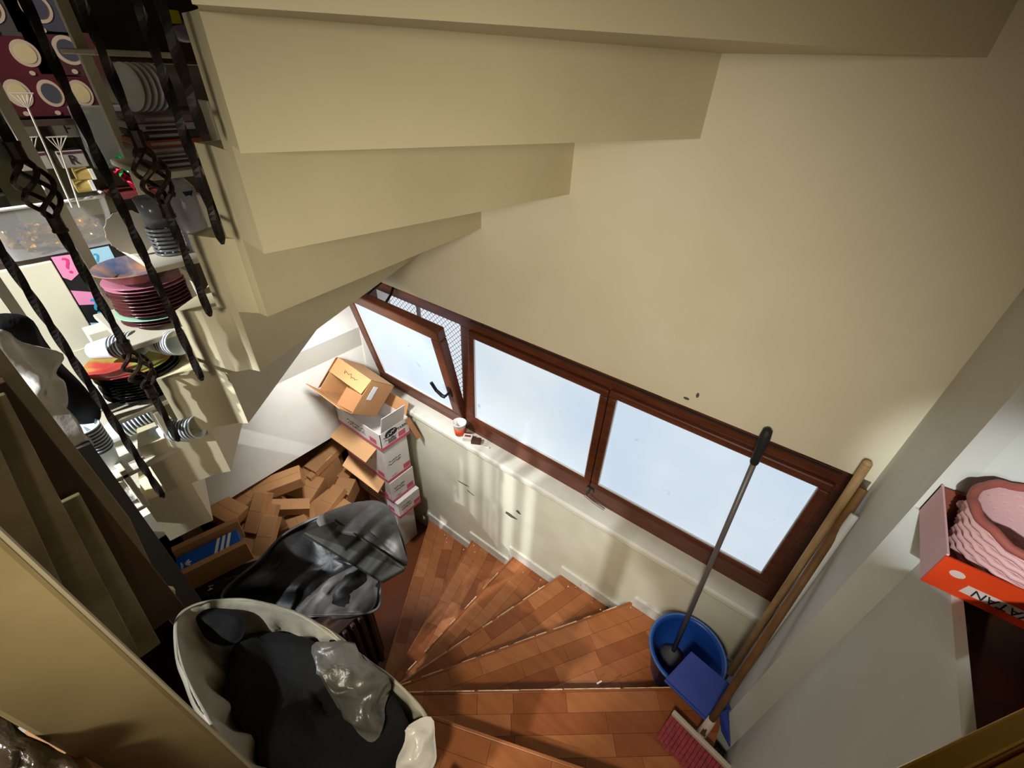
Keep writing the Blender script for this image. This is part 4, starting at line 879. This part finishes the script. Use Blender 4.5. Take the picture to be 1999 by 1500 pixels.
pg = onX(202,578,XF+.0014); text('lettering','GIRL',PHOT,t,pg,ey_,ez_,.055,align='LEFT'); pg = onX(232,616,XF+.0014); text('lettering','BOY',PCY,t,pg,ey_,ez_,.055,align='LEFT')
# clear container with gold bows
ca, cb = onX(-60,430,XF+.03), onX(238,440,XF+.03); cy0, cy1 = ca.y, cb.y; cz0 = -.698
CLR = M('clear_plastic',(214,214,214),.2,alpha=.2,spec=.6)
t = thing('storage_container', 'clear plastic container full of gold bows on the far shelving', 'container', (XF-.12,(cy0+cy1)/2,cz0))
b = MB()
def rr_(x0,x1,y0,y1,r,n=6):
    return [(cx+r*cos(a),cy+r*sin(a)) for cx,cy,s_ in ((x1-r,y1-r,0),(x0+r,y1-r,1),(x0+r,y0+r,2),(x1-r,y0+r,3)) for a in [pi/2*(s_+k/n) for k in range(n+1)]]
lo_, hi_ = rr_(XF-.25,XF+.0,cy0+.02,cy1-.02,.05), rr_(XF-.27,XF+.03,cy0,cy1,.06); m_ = len(lo_)
b.add([(x,y,cz0) for x,y in lo_]+[(x,y,cz0+.20) for x,y in hi_],[tuple(range(m_))]+[(k,(k+1)%m_,m_+(k+1)%m_,m_+k) for k in range(m_)]); b.build('tub', CLR, t, smooth=False, solid=.003, recalc=False)
b = MB(); b.tube([V(x,y,cz0+.20) for x,y in hi_]+[V(hi_[0][0],hi_[0][1],cz0+.2)],.007,6,caps=False); plab(b.build('rim', M('milky_rim',(226,226,230),.4), t), 'milky white rim')
GOLDF = M('gold_foil',(206,166,84),.22,metal=.85); PURF = M('purple_foil',(110,80,190),.25,metal=.7); SILF = M('copper_foil',(176,130,110),.25,metal=.8); GREENF = M('green_foil',(20,130,70),.25,metal=.6); REDF = M('red_foil',(150,24,46),.25,metal=.6)
def bow_mesh(name, mat, r, seed):
    rnd = random.Random(seed); b = MB()
    for i in range(14):
        a = rnd.random()*6.28; e = rnd.uniform(.1,1.3); d = V(cos(a)*cos(e),sin(a)*cos(e),sin(e)); w = d.orthogonal().normalized()*r*.16
        p0,p1,p2 = V(0,0,0), d*r*.75+V(0,0,r*.2), d*r; b.add([p0-w,p0+w,p1+w,p1-w,p2],[(0,1,2,3),(3,2,4)])
    return b.build(name, mat, recalc=False)
random.seed(12); protos = [bow_mesh('gift_bow',GOLDF,.034,1),bow_mesh('gift_bow',GOLDF,.030,2),bow_mesh('gift_bow',SILF,.032,3),bow_mesh('gift_bow',PURF,.034,4)]
used = [False]*4
for i in range(64):
    k = 3 if i in (20,41) else 2 if i%7 == 0 else i%2
    o = protos[k] if not used[k] else protos[k].copy()
    if used[k]: COL.objects.link(o)
    used[k] = True
    o.location = V(XF-.045-.10*random.random()**2, cy0+.055+(cy1-cy0-.11)*random.random(), cz0+.015+random.random()*.08); o.rotation_euler = (random.uniform(-.5,.5),random.uniform(.2,1.2),random.random()*6)
    tag(o, ['shiny gold gift bow inside the clear container','shiny gold gift bow inside the clear container','copper coloured gift bow inside the clear container','purple gift bow inside the clear container'][k], 'gift bow', 'gift bows in the clear container')
for nm_,m_,x_,y_,lb in (('gift_bow',GREENF,240,328,'large green foil gift bow on the far shelving'),('gift_bow',REDF,250,352,'large red foil gift bow below the green one')):
    o = bow_mesh(nm_,m_,.055,9 if m_ is GREENF else 10); o.location = onX(x_,y_,XF+.04); o.rotation_euler = (0,.9,0); tag(o,lb,'gift bow')
o = MB().bb(XF-.12,XF+.06,onX(205,360,XF).y,onX(300,360,XF).y,onX(250,372,XF+.04).z-.03,onX(250,372,XF+.04).z-.006).build('red_carton', M('dull_red_card',(104,42,48),.5), bevel=.003); tag(o,'flat dull red box under the foil bows','box')
# dark red boxes with pale ovals
DR = M('dark_red_card',(86,30,40),.5,col2=(70,24,34),scale=4); DG = M('slate_card',(70,72,84),.5); OV = M('pale_oval',(186,168,150),.6); OV2 = M('cream_oval',(196,180,140),.6)
def ovalbox(label, px0, px1, mat, n_ov, X=XF, name='gift_box'):
    p0, p1 = onX(px0[0],px0[1],X), onX(px1[0],px1[1],X); ya,yb2 = sorted((p0.y,p1.y)); za,zb4 = sorted((p0.z,p1.z))
    t = thing(name, label, 'box', (X-.1,(ya+yb2)/2,za)); MB().bb(X-.2,X,ya,yb2,za,zb4).build('body', mat, t, bevel=.002)
    for i in range(n_ov):
        u = ya+(yb2-ya)*(i+.5)/n_ov; h = zb4-za; w = min((yb2-ya)/n_ov*.40, h*.33)
        decal('oval_ring', OV, t, V(X+.0004,u,(za+zb4)/2+h*.08), (0,1,0),(0,0,1), ell(0,0,w,h*.34), .0008)
        decal('oval_picture', OV2 if i%2 else DG, t, V(X+.0014,u,(za+zb4)/2+h*.08), (0,1,0),(0,0,1), ell(0,0,w*.72,h*.25), .0008)
        decal('groove_shade_or_seal', OV, t, V(X+.0014,u-w*.2,za+h*.09), (0,1,0),(0,0,1), ell(0,0,h*.07,h*.06,12), .0008)
ovalbox('long dark red box with three pale ovals on the far shelf', (-40,232), (172,150), DR, 4)
ovalbox('dark red box with ovals stacked above the long one at left', (-60,148), (75,72), DR, 2)
ovalbox('brownish red box with faint rings right of the ovals', (80,146), (190,66), M('brown_red_card',(74,40,42),.5), 1)
ovalbox('slate grey box with one large pale ring at the top left', (35,64), (110,-20), DG, 1)
ovalbox('dim grey box at the very top left corner', (-80,66), (30,-20), M('dim_grey_card',(70,68,64),.5), 1)
o = MB().bb(XF-.2,XF,onX(190,100,XF).y,onX(330,100,XF).y,onX(230,85,XF).z,onX(230,-15,XF).z).build('film_parcel', FB, bevel=.02); tag(o,'cloudy film wrapped parcel on the far upper shelf','parcel')
o = MB().bb(XF-.2,XF+.01,onX(195,115,XF).y,onX(290,115,XF).y,onX(230,112,XF).z,onX(230,90,XF).z).build('red_foil_box', M('shiny_red',(176,20,48),.2,spec=.7), bevel=.004); tag(o,'shiny red foil box below the cloudy parcel','box')
o = MB().bb(XF-.2,XF+.03,onX(150,250,XF).y,onX(262,250,XF).y,onX(200,330,XF).z,onX(200,205,XF).z).build('clear_box', M('grey_clear',(120,122,116),.2,alpha=.7,spec=.6), bevel=.006); tag(o,'grey clear plastic box on the far shelf beside the letter boxes','box')
# letter boxes and gold ribbon reels
LB = M('letter_card',(176,170,168),.5,col2=(160,152,150),scale=6)
for ch,x0_,y0_,x1_,y1_,lb in (('N',5,272,58,228,'small pale box printed N on the far shelf'),('F',112,270,150,232,'small pale box printed F behind the dark baluster'),('L',45,335,88,296,'small pale box printed L behind the cage knot'),('R',125,330,160,292,'small pale box printed R above the gold reels')):
    p0,p1 = onX(x0_,y0_,XF-.02), onX(x1_,y1_,XF-.02); t = thing('letter_box', lb, 'box', (XF-.07,(p0.y+p1.y)/2,p0.z), 'letter boxes on the far shelf')
    MB().bb(XF-.12,XF-.02,p0.y,p1.y,p0.z,p1.z).build('body', LB, t, bevel=.003); MB().bb(XF-.0195,XF-.019,p0.y+.002,p1.y-.002,p1.z-.012,p1.z-.004).build('band', M('band_plum',(84,44,54),.5), t)
    text('lettering', ch, NAVY, t, V(XF-.0185,(p0.y+p1.y)/2,(p0.z+p1.z)/2-.003), (0,1,0),(0,0,1), (p1.z-p0.z)*.75)
o = MB().bb(XF-.14,XF-.125,onX(-60,250,XF).y,onX(175,250,XF).y,-.60,-.24).build('green_panel', M('olive_backing',(84,84,62),.6)); tag(o,'dull olive printed panel behind the letter boxes','panel')
tag(MB().bb(XF-.42,XF-.29,onX(-60,350,XF).y,onX(200,350,XF).y,-.697,-.42).build('plain_carton', M('dim_card',(80,72,62),.7), bevel=.003),'dim plain carton behind the clear container','box')
for i,(y0_,lb) in enumerate(((340,'upper gold ribbon reel beside the white plastic forks'),(362,'lower gold ribbon reel beside the white plastic forks'))):
    p = onX(160,y0_,XF+.02); t = thing('ribbon_reel', lb, 'reel', p, 'gold ribbon reels'); b = MB(); b.lathe([(.001,-.022),(.026,-.022),(.026,.022),(.001,.022)],20,p,Matrix.Rotation(R(90),3,'X')); b.build('ribbon', M('gold_ribbon',(206,182,112),.35,metal=.3), t, smooth=False)
    b = MB(); b.box(p+V(.024,.028,0),(.012,.012,.04)); b.build('label', WHITE, t)
# white plastic forks standing in the container
WF = M('dull_white_plastic',(196,192,186),.4)
for i,(x0_,y0_,x1_,y1_,lb) in enumerate(((50,200,125,375,'tallest white plastic fan fork on the far shelf'),(60,285,112,378,'thick white plastic fan fork in front of the gold reels'),(115,283,140,375,'thin white plastic fan fork beside the gold reels'))):
    pt,pb = onX(x0_,y0_,XF+.05), onX(x1_,y1_,XF+.05); t = thing('fan_fork', lb, 'fork', pb, 'white plastic fan forks'); d_ = (pt-pb).normalized(); s_ = V(0,1,0)
    b = MB(); b.tube([pb-V(0,0,.06),pt-d_*.02],.0055 if i == 1 else .0035,6); b.build('stem', WF, t)
    b = MB()
    for k in range(5): b.tube([pt-d_*.02,pt+d_*.028+s_*(k-2)*.015],.0018,5)
    b.tube([pt+d_*.028-s_*.032,pt+d_*.028+s_*.032],.0022,5); b.build('fan', WF, t)
# bits beside the top step
filmbag('lilac crumpled film at the end of the high shelf', [(335,55),(365,48),(385,62),(390,72),(365,80),(345,78)], -1.75, .02, M('lilac_film',(150,130,170),.2,bump=.7,bscale=60,spec=.7), 61, 'crumpled_film', 'plastic film')
o = MB().box(onX(336,33,-1.75),(.03,.035,.03)).build('yellow_tag', M('yellow_card',(214,200,30),.5), bevel=.004); tag(o,'small yellow tag on the high shelf','tag')
tag(MB().bb(-1.80,-1.76,.50,.80,-.02,.30).build('dark_parcel', M('dim_brown_film',(70,56,50),.35,col2=(52,42,38),scale=9,bump=.6,bscale=40), bevel=.01),'dim brown wrapped parcel behind the high shelf','parcel')
# ------------------------------------------------------------------ everything up to world height
for o in list(SC.objects):
    if o.parent is None and o.type not in ('CAMERA','LIGHT'): o.location.z += ZO
